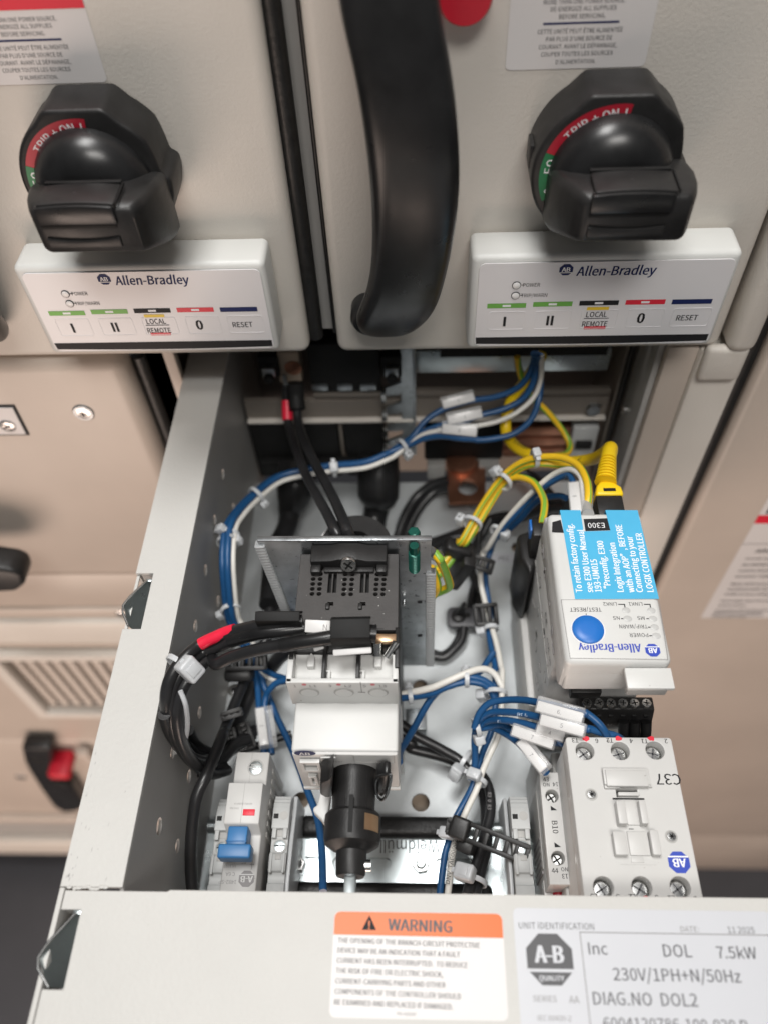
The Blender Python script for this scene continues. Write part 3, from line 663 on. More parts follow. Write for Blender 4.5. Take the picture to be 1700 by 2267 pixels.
for i in range(11): m.lathe([(2.0, 0), (2.75, .45), (2.0, .9)], GSCREW, 16, T((p.x, 203.6 + .03 * i, p.z - 14 + i * 1.3)))
m.lathe([(2.9, -4), (2.9, .4), (2.2, .9)], GSCREW, 6, T((p.x, 212, 147.2))); m.build('earth_screw', br_)

# ------------------------------------------------------------------ motor circuit breaker
mb_ = thing('motor_circuit_breaker', (-31.5, 160, 8), 'tall motor breaker with black top block, white front and black rotary shaft', 'circuit breaker')
m = MB()
X0, X1 = -54.4, -8.9
vent, slots = [], []
for q in ((587, 375), (645, 375), (850, 378), (910, 378), (1116, 378), (1176, 378)):
    for k in range(6):
        a = onz(d3(q[0] - 3.4 * k, q[1] + 41.5 * k), 139); vent.append(circ(a.x, a.y, .98, 12))
for xa, xb in ((710, 736), (752, 784), (976, 1002), (1020, 1050)):
    a, b = onz(d3(xa, 405), 139), onz(d3(xb - 8, 572), 139); slots.append(rect(a.x, a.x + 1.5, b.y, a.y))
for xa, xb in ((712, 790), (976, 1054)):
    a, b = onz(d3(xa, 318), 139), onz(d3(xb, 365), 139); slots.append(rect(a.x, b.x, b.y, a.y))
for xa in (715, 985):
    a, b = onz(d3(xa - 14, 650), 139), onz(d3(xa + 30, 680), 139); slots.append(rect(a.x, b.x, b.y, a.y))
m.shape(rect(X0 + .2, X1, 166, 205.6), vent + slots, 136.6, 139, COVER, bev=.25)
m.box(X0 + .4, X1 - .2, 166.2, 205.4, 134.6, 135.4, BLKM)
m.box(X0, X1, 157.5, 206, 20, 134.5, BLK, .6)
m.box(X0 - .5, X0 + 1.4, 152, 166, 120, 139.6, BLK, .4); m.box(X1 - 1.2, X1 + .9, 148, 167, 120, 140, BLK, .4)
for xa in (-40, -25.6): m.box(xa - .8, xa + .8, 144, 166, 131, 138.2, BLK, .3)
for xa in (-40, -25.6): m.box(xa - .9, xa + .9, 176, 179, 138.6, 140.2, BLK, .4)
for xa in (-47, -33, -18.5): m.box(xa - .2, xa + .2, 166.5, 169, 138.8, 139.1, BLKM); m.box(xa - 3.5, xa + 3.5, 166.4, 166.7, 138.8, 139.1, BLKM)
m.build('terminal_cover', mb_)
# clamp under the bracket edge with its screw
m = MB(); a, b = onz(d3(560, 215), 145).x, onz(d3(1195, 215), 145).x
m.prism([(a, 145), (a + 9, 145.2), (a + 13, 146.6), (b - 13, 146.6), (b - 9, 145.2), (b, 145), (b, 139.3), (a, 139.3)], 197.5, 206.8, BLK, 'y', .7)
for xx in (a + 2.5, b - 2.5): m.box(xx - 2.4, xx + 2.4, 193.5, 198, 139.2, 142.6, BLK, .8)
m.box(a + 6, b - 6, 194.8, 197.6, 139.2, 140.8, BLK, .5)
p = onz(d3(876, 262), 145); screw(m, (0, 0, 0), 3.8, M=T((p.x, 196.8, 144.2)) @ Matrix.Rotation(math.radians(62), 4, 'X'), h=1.8)
m.build('clamp', mb_)
# white lower housing
m = MB()
m.box(X0 + .9, X1 - .7, 142.6, 160, 118, 132.5, DEVW, .5)                    # floor of the terminal ledge
m.box(X0 - .9, X0 + 1.6, 141.6, 154.5, 118, 139, DEVW, .4); m.box(X1 - 2.2, X1 + .3, 141.6, 154.5, 118, 139, DEVW, .4)
m.box(X0 - .9, X1 + .3, 141.4, 143.6, 117, 139, DEVW, .4)
for xa in (-39.4, -24.8): m.shape(rect(xa - 2, xa + 2, 144.6, 149.4), [rect(xa - .9, xa + .9, 143.9, 148.6)], 132, 134.5, DEVW)
for xa in (-46, -17.4): m.prism([(xa - 1.5, 150.5), (xa + 1.5, 150.5), (xa + 1.5, 155), (xa, 157), (xa - 1.5, 155)], 132, 135.5, DEVW, bev=.3)
m.box(X0 + .5, X1, 120.2, 157, 70, 118, DEVW, 1.2, 3)
m.box(X0 + .8, X1 - .2, 118.9, 121, 75, 117, DEV, .8); m.box(X0 + .5, X1 + .4, 147, 160, 8, 76, DEV, 1); m.box(X0 + 1, X1 + .2, 118, 122, 73.5, 76, DEVW, .5)
def on_y(cr, y): return lambda x, yy: ony(cr(x, yy), y)
f = on_y(z6, 141.2)
for q, s1, s2 in ((868, '1', 'L1'), (1060, '3', 'L2'), (1250, '5', 'L3')):
    c = f(q, 890); m.lathe([(4.3, .05), (4.0, .3), (3.3, .32)], DEVD, 28, T((c.x, 141.3, c.z)) @ Matrix.Rotation(math.radians(90), 4, 'X') @ Matrix.Diagonal((1, .98, 1, 1)))
    m.lathe([(3.6, .35), (3.6, .4)], DEVW, 28, T((c.x, 141.3, c.z)) @ Matrix.Rotation(math.radians(90), 4, 'X'))
    for dx_, s, mt in ((-5.4, s1, INKF), (2.2, s2, INKF)): m.text(s, 3.4, mt, front(c.x + dx_, 141.28, f(q, 853).z))
    cc = f(q - 30, 846); m.lathe([(1.0, 0), (1, .05)], PINK, 14, front(cc.x, 141.3, cc.z))
c = f(1155, 860); m.box(c.x - .15, c.x + .15, 141.2, 141.3, c.z - 5, c.z + 5, INKF); m.box(c.x - 1.6, c.x + 1.6, 141.2, 141.3, c.z - 5.4, c.z - 5, INKF)
m.build('housing', mb_)
m = MB(); fl = on_y(z6, 118.8)
c = fl(842, 1228); m.ball((c.x, 118.85, c.z), 4.6, .12, 3.1, NAVY, 28); m.text('AB', 4.4, PRW, front(c.x, 118.68, c.z), bold=.01)
for x, z_, s in ((985, 1236, 'T2003'), (1025, 1272, 'TEST')): c = fl(x, z_); m.text(s, 2.1, INKF, front(c.x, 118.7, c.z), shear=.15)
a, b = fl(930, 1245), fl(1015, 1254); m.box(a.x, b.x, 118.2, 118.8, b.z, a.z, DEVW, .2)
a, b = fl(1110, 1238), fl(1340, 1252); m.shape(rect(a.x, b.x, b.z - 6, a.z), [rect(a.x + .3, b.x - .3, b.z - 5.7, a.z - .3)], 118.7, 118.9, DEVD, 'y')
m.build('front_print', mb_)
for (xa, ya, xb, yb) in ((815, 1255, 940, 1310), (862, 1335, 925, 1385)):
    a, b = fl(xa, ya), fl(xb, yb); m = MB()
    m.shape(rect(a.x, b.x, b.z, a.z), [rect(a.x + 1.4, b.x - 1.4, b.z + 2, a.z - 1.6)], 116.8, 118.6, DEVW, 'y', bev=.2); m.build('marker_clip', mb_)
# black rotary extension shaft
ax, az = -28.3, 97.0
def shaft(prof): return [(r, 119 - y) for y, r in prof]
Ms = T((ax, 119, az)) @ Matrix.Rotation(math.radians(90), 4, 'X')
m = MB(); m.lathe(shaft([(119, 9.7), (116, 9.5), (101, 9.1), (100.7, 10.8), (99.5, 11.8), (90, 11.9), (88, 11.4), (86, 8.4), (85.2, 6.4), (76.6, 6.1), (75.6, 5.6), (75.4, 3.2)]), BLK, 40, Ms)
for k in range(5): m.box(-.3, .3, 9.0, 9.5, 3, 20, BLK, M=Ms @ Matrix.Rotation(math.radians(-40 + k * 20), 4, 'Z'))
a0 = 96
m.box(-.9, .9, 11.0, 12.3, 14, 29, BLKM, M=Ms @ Matrix.Rotation(math.radians(0), 4, 'Z'))
m.build('coupling', mb_)
m = MB(); A = [math.radians(22 + 40 * i / 10) for i in range(11)]
vs = [(ax + 12.05 * math.cos(a), y, az + 12.05 * math.sin(a)) for y in (98.2, 91.6) for a in A]; m.add(vs, [(i, i + 1, 12 + i, 11 + i) for i in range(10)], BRASS); m.build('brass_band', mb_)
m = MB(); m.box(ax - 2.35, ax + 2.35, 40, 76, az - 2.35, az + 2.35, ZINC, .3); m.build('square_shaft', mb_)
m = MB(); p = onz(w1(1187, 655), 95); m.cyl((ax + 5.5, 80, az), (ax + 8.2, 80, az), 2.4, CHROME, n=16); m.build('set_screw', mb_)
fx = lambda cr, y: (lambda x, yy: (lambda p: (p.x, p.z))(ony(cr(x, yy), y)))
k = fx(w1, 112)
m = MB(); m.prism([k(*q) for q in ((930, 185), (975, 172), (1000, 140), (1000, 265), (960, 268), (930, 250))], 108, 118, BLK, 'y', 1); m.build('coupling_ear', mb_)
k = fx(w1, 110)
m = MB(); po = [k(*q) for q in ((1238, 205), (1290, 185), (1320, 190), (1300, 290), (1270, 325), (1238, 290))]
m.prism(po, 110, 116, BLKG, 'y', 1.2); m.tube([(a, 109.5, b) for a, b in po], .7, BLKG, 8, 3, closed=True); m.box(po[5][0] - 2, po[5][0] + 4, 110, 117, po[5][1] - 3, po[5][1] - 1, BLKG, .3); m.build('lock_lever', mb_)
m = MB(); k2 = lambda x, y: tuple(onz(w1(x, y), 88).xy)
m.prism([k2(*q) for q in ((935, 275), (985, 268), (990, 285), (975, 400), (950, 468), (935, 445), (890, 400), (892, 380), (915, 365))], 84, 90, DEVW, bev=1, seg=3); m.build('white_lever', mb_)
# ------------------------------------------------------------------ miniature breaker and terminal blocks on the left
mc = thing('miniature_breaker', (-82.5, 105, 8), 'slim grey miniature breaker with a blue toggle and red window', 'circuit breaker')
m = MB(); x0, x1 = -91.6, -73.8
m.prism([(141.5, 8), (141.5, 58), (125, 58), (123.5, 66.5), (104.5, 66.5), (102, 57), (56, 57), (54, 8)], x0 + .9, x1 - .3, DEV, 'x', .8, 2)
m.box(x0 + 8.7, x0 + 8.95, 104.5, 141, 57.0, 58.1, DEVD); m.box(x0 + 8.7, x0 + 8.95, 104.8, 123.5, 66, 66.6, DEVD)
for k in range(7): m.box(x1 - .5, x1 + .25, 104 + k * 5.1, 106.6 + k * 5.1, 18 + (k % 2) * 10, 46, DEVD, .3)
m.build('housing', mc)
m = MB(); p = onz(w1(570, 152), 58); m.lathe([(4.1, 57.9), (4.1, 58.15), (3.6, 58.2)], DEVD, 28, up(p.x, p.y, 0)); m.lathe([(3.5, 57.4), (3.3, 58.4), (2.2, 58.7)], ZINC, 24, up(p.x, p.y, 0))
for k in (-1.2, 0, 1.2): m.box(p.x - 3 + abs(k) * .6, p.x + 3 - abs(k) * .6, p.y + k - .3, p.y + k + .3, 58.3, 58.8, DEVD, M=None)
m.build('terminal_screw', mc)
m = MB(); a, b = onz(w1(500, 382), 66.7), onz(w1(562, 418), 66.7); m.box(a.x, b.x, b.y, a.y, 66.3, 66.9, REDP, .2); m.box((a.x + b.x) / 2 - .1, (a.x + b.x) / 2 + .1, b.y + 1, a.y - 1, 66.9, 66.95, DRED); m.build('red_window', mc)
m = MB(); a, b = onz(w1(410, 500), 66), onz(w1(540, 548), 68)
m.box(x0 + 3.5, x1 - 5.2, 93, 103.5, 55, 66.5, TOGB, .7, 2); m.box(x0 + .9, x1 - 2, 88.6, 94.8, 62, 70.5, TOGB, 1.0, 3); m.box(x0 + 3.3, x1 - 5, 96.5, 97.1, 66, 66.9, TOGB, .2); m.build('toggle', mc)
m = MB()
for s, x, y, h in (('UL1077', 425, 701, 1.9), ('60947-2', 425, 678, 1.7), ('140492', 425, 655, 1.7), ('C 6A', 428, 746, 2.5), ('1492-SP', 412, 790, 2.5), ('EC', 503, 680, 2.0), ('(GB/T', 500, 652, 1.7)):
    p = onz(w1(x, y), 57.1); m.text(s, h, INKF, up(p.x, p.y, 57.1, 180))
for s, x, y in (('Ui=6.5kA', 450, 378), ('823 891 25 293 10', 500, 353)): p = onz(w1(x, y), 66.6); m.text(s, 1.2, INKF, up(p.x, p.y, 66.6, 180))
p = onz(w1(518, 770), 57.1); octagon_logo(m, up(p.x, p.y, 57.12, 180), 3.7, INKF, DEV, 'A-B')
p = onz(w1(548, 690), 57.1); m.box(p.x - .1, p.x + .1, p.y - 2.2, p.y + 2.4, 57.05, 57.12, INKF); m.box(p.x - 1, p.x + 1, p.y - .1, p.y + .1, 57.05, 57.13, INKF)
split_build(m, 'face_print', mc, 100)
def terminal(x0, x1, zc, label, y0=78, y1=125, name='terminal_block'):
    t = thing(name, ((x0 + x1) / 2, 100, 8), label, 'terminal block', 'grey terminal blocks on the mounting rail')
    m = MB(); z = zc
    sh = rect(x0, x1, 107.5, y1 - 10); c = (x0 + x1) / 2; w = x1 - x0
    m.prism([(y1 + 2, 10), (y1, z - 12), (y1 - 1, z - 3), (y1 - 2.5, z - 2.7), (y1 - 2.8, z - 1.6), (y1 - 4.5, z - 1.4), (y1 - 4.8, z - .6), (y1 - 7, z - .4), (y1 - 7.2, z), (108, z), (107.6, z - 2.5), (104, z - 2.6), (103.4, z - 3), (97.5, z - 3.2), (96.5, z - 1.4), (89, z - 1.6), (88.6, z - 3.4), (84, z - 3.6), (83.6, z - 2.6), (60, z - 2.6), (58, 10)], x0, x1, TBG, 'x', .25, 1)
    for k in range(5): m.box(x1 - .2, x1 + .35, 84 + k * 8, 87 + k * 8, 14, z - 8, DEVD, .2)
    m.box(x0 + .6, x0 + w * .36, 112.5, 114.8, z - .4, z + .06, BLKM)
    m.lathe([(w * .25, -.3), (w * .25, .06)], DEVD, 18, up(x0 + w * .68, 114, z)); m.box(c - w * .2, c + w * .26, 104.5, 108, z - 3.2, z - 2.3, DEVD, .2)
    m.box(x0 + .5, x0 + w * .3, 103.6, 108.4, z - 3, z - .3, TBG, .2); m.box(x1 - w * .3, x1 - .5, 103.6, 108.4, z - 3, z - .3, TBG, .2)
    m.box(c - w * .15, c + w * .2, 94, 96.5, z - 1.9, z - 1.2, DEVD, .1); m.box(x0 + .5, x0 + w * .2, 88, 97, z - 2, z - .8, TBG, .2); m.box(x1 - w * .2, x1 - .5, 88, 97, z - 2, z - .8, TBG, .2)
    m.build('housing', t)
    m = MB(); m.lathe([(w * .42, z - 3.2), (w * .42, z - 2.6)], DEVD, 22, up(c + .3, 100.4, 0)); m.lathe([(w * .36, z - 3), (w * .33, z - 2.2), (w * .2, z - 2)], ZINC, 20, up(c + .3, 100.4, 0))
    m.box(c + .3 - w * .3, c + .3 + w * .3, 100.1, 100.7, z - 2.15, z - 1.94, BLKM, M=None); m.build('terminal_screw', t)
    return t
terminal(-71.6, -63.4, 47, 'grey terminal block touching the right flank of the slim grey miniature breaker')
terminal(-100.6, -92.2, 42, 'grey terminal block half hidden on the wall side of the miniature breaker')
for i, (xa, xb, lab) in enumerate(((-63.2, -61.2, 'thin clear end plate closing the terminal stack beside the miniature breaker'), (41.4, 43.2, 'thin clear end plate on the cable side of the terminal block beside the B10 contact'))):
    m = MB(); m.prism([(80 - 14, 9), (66, 40), (84, 44), (104, 42), (126, 38), (128, 9)], xa, xb, EDGE, 'x', .4); tag(m.build('end_plate'), lab, 'end plate')
terminal(43.6, 52.2, 50, 'grey terminal block standing between the black cables and the B10 contact')

# ------------------------------------------------------------------ overload relay with the blue label
er = thing('overload_relay', (83, 190, 8), 'tall pale grey electronic relay with a bright blue wrap label and blue button', 'relay')
X0, X1, Y0, Y1, ZT = 61.2, 105.6, 151.2, 229.6, 138.0
m = MB()
m.box(X0, X1, Y0, Y1, 112, ZT, DEVW, 3.0, 4)
m.box(X0 - .1, X1 + .1, Y0 + .8, Y1 + 3, 112.8, 131, DEV, 1.6, 2); m.box(X0 - .1, X1 + .1, Y0 + 12.5, Y1 + 3, 26, 114, DEV, 1.2, 2)
m.box(X0 - .3, X0 + 3, 165, 232, 92, 93, DEVD)
m.box(58.2, 110, 164, 262, 0, 26, DEVD, 1.5); m.box(57.2, 64, 172, 246, 0, 44, DEV, 2)
m.prism([(Y0 + .6, 131), (Y0 - 1.6, 117), (Y0 - 1.4, 114.5), (Y0 + 1, 112.6), (Y0 + 6, 112.6), (Y0 + 6, 131)], X0 + 1.5, X1 - 1.5, DEV, 'x', 1.8, 3)
m.box(X0 + 3, X1, Y0 + 12, Y0 + 30, 20, 112.4, DEV, 1)
m.build('housing', er)
m = MB()                                         # flank marks
for (y, z, r) in ((222, 118, 3), (214, 100, 3), (176, 60, 2.4), (196, 66, 3.4), (206, 84, 2.6), (170, 84, 3), (226, 92, 2.2)):
    m.lathe([(r, 0), (r, .12)], INKF, 20, T((X0 - .12, y, z)) @ Matrix.Rotation(math.radians(-90), 4, 'Y')); m.lathe([(r * .78, .12), (r * .78, .16)], DEV, 20, T((X0 - .12, y, z)) @ Matrix.Rotation(math.radians(-90), 4, 'Y'))
ML = lambda y, z: T((X0 - .35, y, z)) @ Matrix.Rotation(math.radians(-90), 4, 'Z') @ Matrix.Rotation(math.radians(90), 4, 'X')
for s, y, z, h in (('CE', 190, 106, 7), ('c UL us', 174, 104, 5)): m.text(s, h, INKG, ML(y, z), bold=.01)
random.seed(4)
for i in range(26):
    y = random.uniform(160, 222); z = random.choice((118, 114.5, 96, 92.5, 76, 72, 58)); m.box(X0 - .5, X0 - .2, y, y + random.uniform(1.5, 6), z, z + .8, INKF)
m.build('flank_print', er)
m = MB(); zt = ZT + .06; e = lambda x, y, z=zt: onz(w3(x, y), z)
q = [e(*p) for p in ((348, 652), (968, 648), (1025, 1030), (405, 1022))]
for a, b in zip(q, q[1:] + q[:1]):
    d = (b - a).normalized(); n = Vector((-d.y, d.x, 0)) * .1; m.add([a - n, b - n, b + n, a + n], [(0, 1, 2, 3)], INKF)
m.add([e(*p) for p in ((292, 160), (345, 145), (365, 228), (310, 226), (290, 222))], [(4, 3, 2, 1, 0)], INK)
def ptxt(s, x, y, h, mt=INK, rot=180, **k): p = e(x, y); m.text(s, h, mt, up(p.x, p.y, zt + .03, rot), **k)
ptxt('TEST/RESET', 503, 717, 3.0, sx=.9, bold=.006); ptxt('LINK2', 658, 681, 2.7, sx=.95); ptxt('LINK1', 820, 681, 2.7, sx=.95); ptxt('NS', 699, 770, 2.7); ptxt('MS', 855, 770, 2.7); ptxt('TRIP/WARN', 805, 824, 2.8, sx=.92); ptxt('POWER', 842, 878, 2.9, sx=.92)
ptxt('Allen-Bradley', 657, 962, 5.9, ROYAL, sx=.80, bold=.016)
p = e(928, 972); octagon_logo(m, up(p.x, p.y, zt + .03, 180), 3.2, ROYAL, PRW)
def seg(a, b, w=.45):
    a, b = e(*a, zt + .03), e(*b, zt + .03); d = (b - a).normalized(); n = Vector((-d.y, d.x, 0)) * w / 2; m.add([a - n, b - n, b + n, a + n], [(0, 1, 2, 3)], INK)
for a, b in (((506, 740), (510, 778)), ((710, 681), (752, 681)), ((749, 680), (753, 702)), ((872, 681), (914, 681)), ((910, 680), (915, 702)), ((728, 772), (742, 772)), ((888, 772), (904, 772)), ((898, 826), (914, 826)), ((906, 880), (924, 880))): seg(a, b)
split_build(m, 'face_print', er, 200)
m = MB()
main = [(340, 84), (470, 84), (490, 219), (658, 214), (628, 84), (832, 84), (968, 646), (436, 648)]
P = [e(*p, ZT + .1) for p in main]
m.add(P, [(7, 6, 3, 2), (7, 2, 1, 0), (6, 5, 4, 3)], LBLUE)
for a, b in ((P[0], P[1]), (P[4], P[5])): m.add([a, b, b + Vector((0, .6, -6)), a + Vector((0, .6, -6))], [(0, 1, 2, 3)], LBLUE)
for s, x, y in (('To retain factory config.', 460, 614), ('see E300 User Manual', 528, 614), ('193-UM015', 583, 614), ('“Preconfig. E300', 645, 614), ('Logix Integration', 722, 614), ('with an AOP”, BEFORE', 790, 614), ('Connecting to your', 845, 614), ('LOGIX CONTROLLER', 912, 614)):
    p = e(x, y); m.text(s, 4.5, PRW, up(p.x, p.y + .6, ZT + .16, 90), align='LEFT', sx=.86, bold=.014)
a = e(498, 218, ZT + .1); b = e(655, 140, ZT + .1)
m.add([e(*p, ZT + .12) for p in ((490, 140), (640, 135), (660, 212), (502, 217))], [(3, 2, 1, 0)], INK)
p = e(572, 184); m.text('E300', 4.4, PRW, up(p.x, p.y, ZT + .18, 180), sx=.95)
m.build('blue_label', er)
m = MB(); p = e(518, 843); m.lathe([(7.3, 0), (7.3, .2)], LED, 40, up(p.x, p.y, ZT)); m.lathe([(6.8, .2), (6.7, .9), (5.9, 1.5), (3, 1.75), (.2, 1.8)], SBLUE, 40, up(p.x, p.y, ZT)); m.build('reset_button', er)
for q in ((760, 719), (920, 720), (770, 772), (930, 773), (940, 827), (952, 881)):
    p = e(*q); m = MB(); m.ball((p.x, p.y, ZT + .05), 1.85, 1.5, .35, GLED, 18); m.build('indicator_light', er)
m = MB(); m.box(86.2, 105.6, 141.6, 151, 131.6, 134, DEVW, .5); m.box(87.5, 104, 143, 146, 124, 131.5, DEVD, .4); m.build('release_tab', er)
m = MB(); a, b = ony(w3(412, 1228), 156), ony(w3(590, 1268), 156); m.box(a.x, b.x, 155, 164, b.z, a.z, BLK, .6); m.build('connector', er)
# six-pole plug
m = MB(); tz = 84
A = [onz(w3(x, 1312), tz) for x in (512, 587, 662, 738, 811, 886)]
xa, xb = A[0].x - 3.4, A[-1].x + 3.6; yy = A[0].y
m.prism([(yy + 4, tz - 26), (yy + 4, tz - 1), (yy + 3, tz), (yy - 2.6, tz), (yy - 3.6, tz - 2), (yy - 5.8, tz - 8), (yy - 5.8, tz - 14), (yy - 2, tz - 26)], xa, xb, BLK, 'x', .5)
for p in A:
    m.lathe([(2.9, 0), (2.9, .5), (2.55, .55)], BLK, 20, up(p.x, yy, tz - .1)); m.box(p.x - 1.1, p.x + 1.1, yy - 4.8, yy - 3, tz - 5.5, tz - 3, BLKM, .1)
pf = m.build('terminal_plug', er)
for p in A:
    m = MB(); screw(m, (p.x, yy, tz + .35), 2.35); m.build('terminal_screw', pf)
m = MB()
for s, p in zip(('IN -', 'IN0 -', 'A2 -', 'R04 -', 'R03 -', 'A1'), A): m.text(s, 2.7, INKF if s else INK, T((p.x + 1, yy - 5.95, tz - 11)) @ Matrix.Rotation(math.radians(78), 4, 'X'), shear=.15)
m.build('plug_print', pf)

# ------------------------------------------------------------------ contactor
ct = thing('contactor', (88, 100, 8), 'pale grey contactor block marked C37 with six screw wells', 'contactor')
X0, X1, Y0, Y1, ZT = 65.2, 112.0, 54.0, 135.4, 96.0
wells = [onz(w4(x, y), ZT) for x, y in ((513, 540), (773, 540), (1028, 536), (650, 1542), (932, 1542), (1215, 1542))]
m = MB()
hol = [circ(p.x, p.y, 4.0, 28) for p in wells] + [rect(onz(w4(748, 880), ZT).x, onz(w4(905, 880), ZT).x, onz(w4(905, 880), ZT).y, onz(w4(905, 820), ZT).y)]
m.shape(rrect(X0, X1, Y0, Y1, 1.5), hol, ZT - 12, ZT, DEV, bev=.5)
m.box(X0 + .2, X1 - .2, Y0 + .2, Y1 - .2, 4, ZT - 12.1, DEV, 1)
m.box(X0 - 1.2, X0 + 4, Y0, Y1 + 6, 0, 60, DEVD, 1)
m.build('housing', ct)
g = lambda x, y, z=ZT: onz(w4(x, y), z)
def rbox(mb, pa, pb, z0, z1, mt, bev=.4):
    a, b = g(*pa, z1), g(*pb, z1); mb.box(min(a.x, b.x), max(a.x, b.x), min(a.y, b.y), max(a.y, b.y), z0, z1, mt, bev)
m = MB(); rbox(m, (640, 665), (1000, 790), ZT - 1, ZT + 2.6, DEV); rbox(m, (655, 790), (770, 815), ZT - 1, ZT + 1.6, DEV); rbox(m, (900, 785), (1010, 805), ZT - 1, ZT + 1.6, DEV)
rbox(m, (660, 680), (985, 800), ZT, ZT + 3.4, DEV); m.build('coil_cover', ct)
m = MB(); rbox(m, (755, 840), (920, 870), ZT - 3, ZT + .6, DEV); rbox(m, (740, 905), (830, 1075), ZT - 2, ZT + 5.0, DEV); rbox(m, (905, 900), (985, 1075), ZT - 2, ZT + 5.0, DEV); rbox(m, (800, 905), (930, 1085), ZT - 2, ZT + 1.0, DEV)
rbox(m, (715, 886), (950, 900), ZT - .5, ZT + .15, BLKM, 0); m.build('slider', ct)
m = MB(); rbox(m, (715, 1130), (835, 1305), ZT - 1, ZT + 4.0, DEV); rbox(m, (985, 1120), (1080, 1305), ZT - 1, ZT + 4.0, DEV); rbox(m, (820, 1130), (1000, 1310), ZT - 1, ZT + 1.0, DEV); rbox(m, (850, 1322), (950, 1362), ZT - .2, ZT + .4, DEV, .15); rbox(m, (775, 1375), (1040, 1380), ZT - .2, ZT + .08, DEVD, 0); rbox(m, (835, 1112), (870, 1118), ZT, ZT + .1, BLKM, 0)
m.build('rail_guide', ct)
for q in ((560, 862), (1147, 1172)):
    p = g(*q); m = MB(); m.lathe([(2.6, 0), (2.6, .1), (2.2, .12)], DEVD, 24, up(p.x, p.y, ZT)); screw(m, (p.x, p.y, ZT - .4), 2.0, slot='star'); m.build('cover_screw', ct)
for p in wells:
    m = MB(); m.lathe([(3.9, ZT - 11.6), (3.9, ZT - 11.2)], BLKM, 24, up(p.x, p.y, 0)); m.lathe([(3.6, ZT - 9), (3.6, ZT - 5.6), (2.8, ZT - 4.8), (1.2, ZT - 4.7)], CHROME, 24, up(p.x, p.y, 0))
    a = random.uniform(10, 80)
    for k in (0, 90): m.box(-2.6, 2.6, -.34, .34, ZT - 5.2, ZT - 4.62, INKG, M=up(p.x, p.y, 0, a + k))
    m.build('terminal_screw', ct)
m = MB(); zt = ZT + .06
for s, x, y, h in (('T3', 440, 466, 3.1), ('6', 600, 470, 3.1), ('T2', 695, 467, 3.1), ('4', 852, 470, 3.1), ('T1', 950, 472, 3.1), ('2', 1108, 472, 3.1), ('C37', 1128, 757, 7.2), ('L3', 580, 1617, 3.3), ('5', 755, 1620, 3.3), ('L2', 862, 1620, 3.3), ('3', 1040, 1627, 3.3), ('L1', 1150, 1630, 3.3), ('1', 1327, 1636, 3.3)):
    p = g(x, y); m.text(s, h, INK, up(p.x, p.y, zt, 180), bold=.008)
p = g(1204, 1360); octagon_logo(m, up(p.x, p.y, zt, 180), 4.5, ROYAL, PRW, 'AB')
random.seed(5)
for x, y in ((518, 452), (760, 451), (1000, 450), (962, 1632), (1258, 1638)):
    p = g(x, y); m.add([(p.x + (1.5 + random.uniform(-.3, .4)) * math.cos(t), p.y + (1.1 + random.uniform(-.25, .3)) * math.sin(t), zt) for t in [2 * math.pi * i / 12 for i in range(12)]], [tuple(range(12))], REDP)
split_build(m, 'face_print', ct, 100)

# ------------------------------------------------------------------ side contact
ac = thing('auxiliary_contact', (61, 105, 8), 'narrow grey contact block marked B10 clipped to the contactor flank', 'contact block')
a = lambda x, y, z=64.5: onz(w4(x, y), z)
m = MB(); x0, x1 = 56.7, 66.3; y1, y0 = a(250, 698).y, a(330, 1525).y
W = [a(270, 872), a(315, 1328)]
m.shape(rect(x0, x1, y0, y1), [circ(p.x, p.y, 3.0, 24) for p in W], 56, 64.5, DEV, bev=.35)
m.box(x0 + .1, x1 - .4, y0 + .1, y1, 8, 55.9, DEV, .5); m.box(x0 + .8, x1 - 1, y1, y1 + 16, 6, 44, DEV, 1.5); m.box(x0 - .3, x0 + 1, y1 - 40, y1 - 4, 20, 50, DEVD, .4)
for k in range(6): m.box(x0 - .5, x0 + .3, y0 + 8 + k * 3, y0 + 9.4 + k * 3, 24, 48, INKF, .1)
m.build('housing', ac)
for p in W:
    m = MB(); m.lathe([(2.9, 56.2), (2.9, 56.5)], BLKM, 20, up(p.x, p.y, 0)); m.lathe([(2.7, 57), (2.7, 60), (2.0, 60.6)], CHROME, 20, up(p.x, p.y, 0))
    for k in (30, 120): m.box(-2, 2, -.35, .35, 60.1, 60.75, BLKM, M=up(p.x, p.y, 0, k))
    m.build('terminal_screw', ac)
m = MB()
for s, x, y, h, r in (('43', 226, 748, 3, 0), ('NO', 228, 792, 2.6, 180), ('14', 296, 790, 2.9, 180), ('B10', 296, 1100, 3.9, -90), ('44', 291, 1418, 3.1, 0), ('NO', 363, 1415, 2.6, 180), ('13', 366, 1466, 3, 180)):
    p = a(x, y); m.text(s, h, INK, up(p.x, p.y, 64.6, r), bold=.004)
for x, y in ((280, 962), (308, 1232)):
    p = a(x, y); m.add([(p.x - 1.2, p.y + 1.1, 64.6), (p.x - 1.2, p.y - 1.1, 64.6), (p.x + 1.6, p.y - .9, 64.6)], [(0, 1, 2)], INK)
m.build('face_print', ac)
m = MB(); p = a(340, 1580, 50); m.cyl((p.x - 1, p.y + 6, 48), (p.x - 1, p.y - 16, 44), 2.6, DRED); tag(m.build('ferrule'), 'dark red wire end entering the bottom of the B10 contact', 'wire end')
m = MB(); p = a(255, 1590, 48); m.box(p.x - 2.4, p.x + 2, p.y - 16, p.y + 6, 40, 47, MARK, .6); tag(m.build('wire_tag'), 'plain white wire tag tucked below the B10 contact', 'tag')
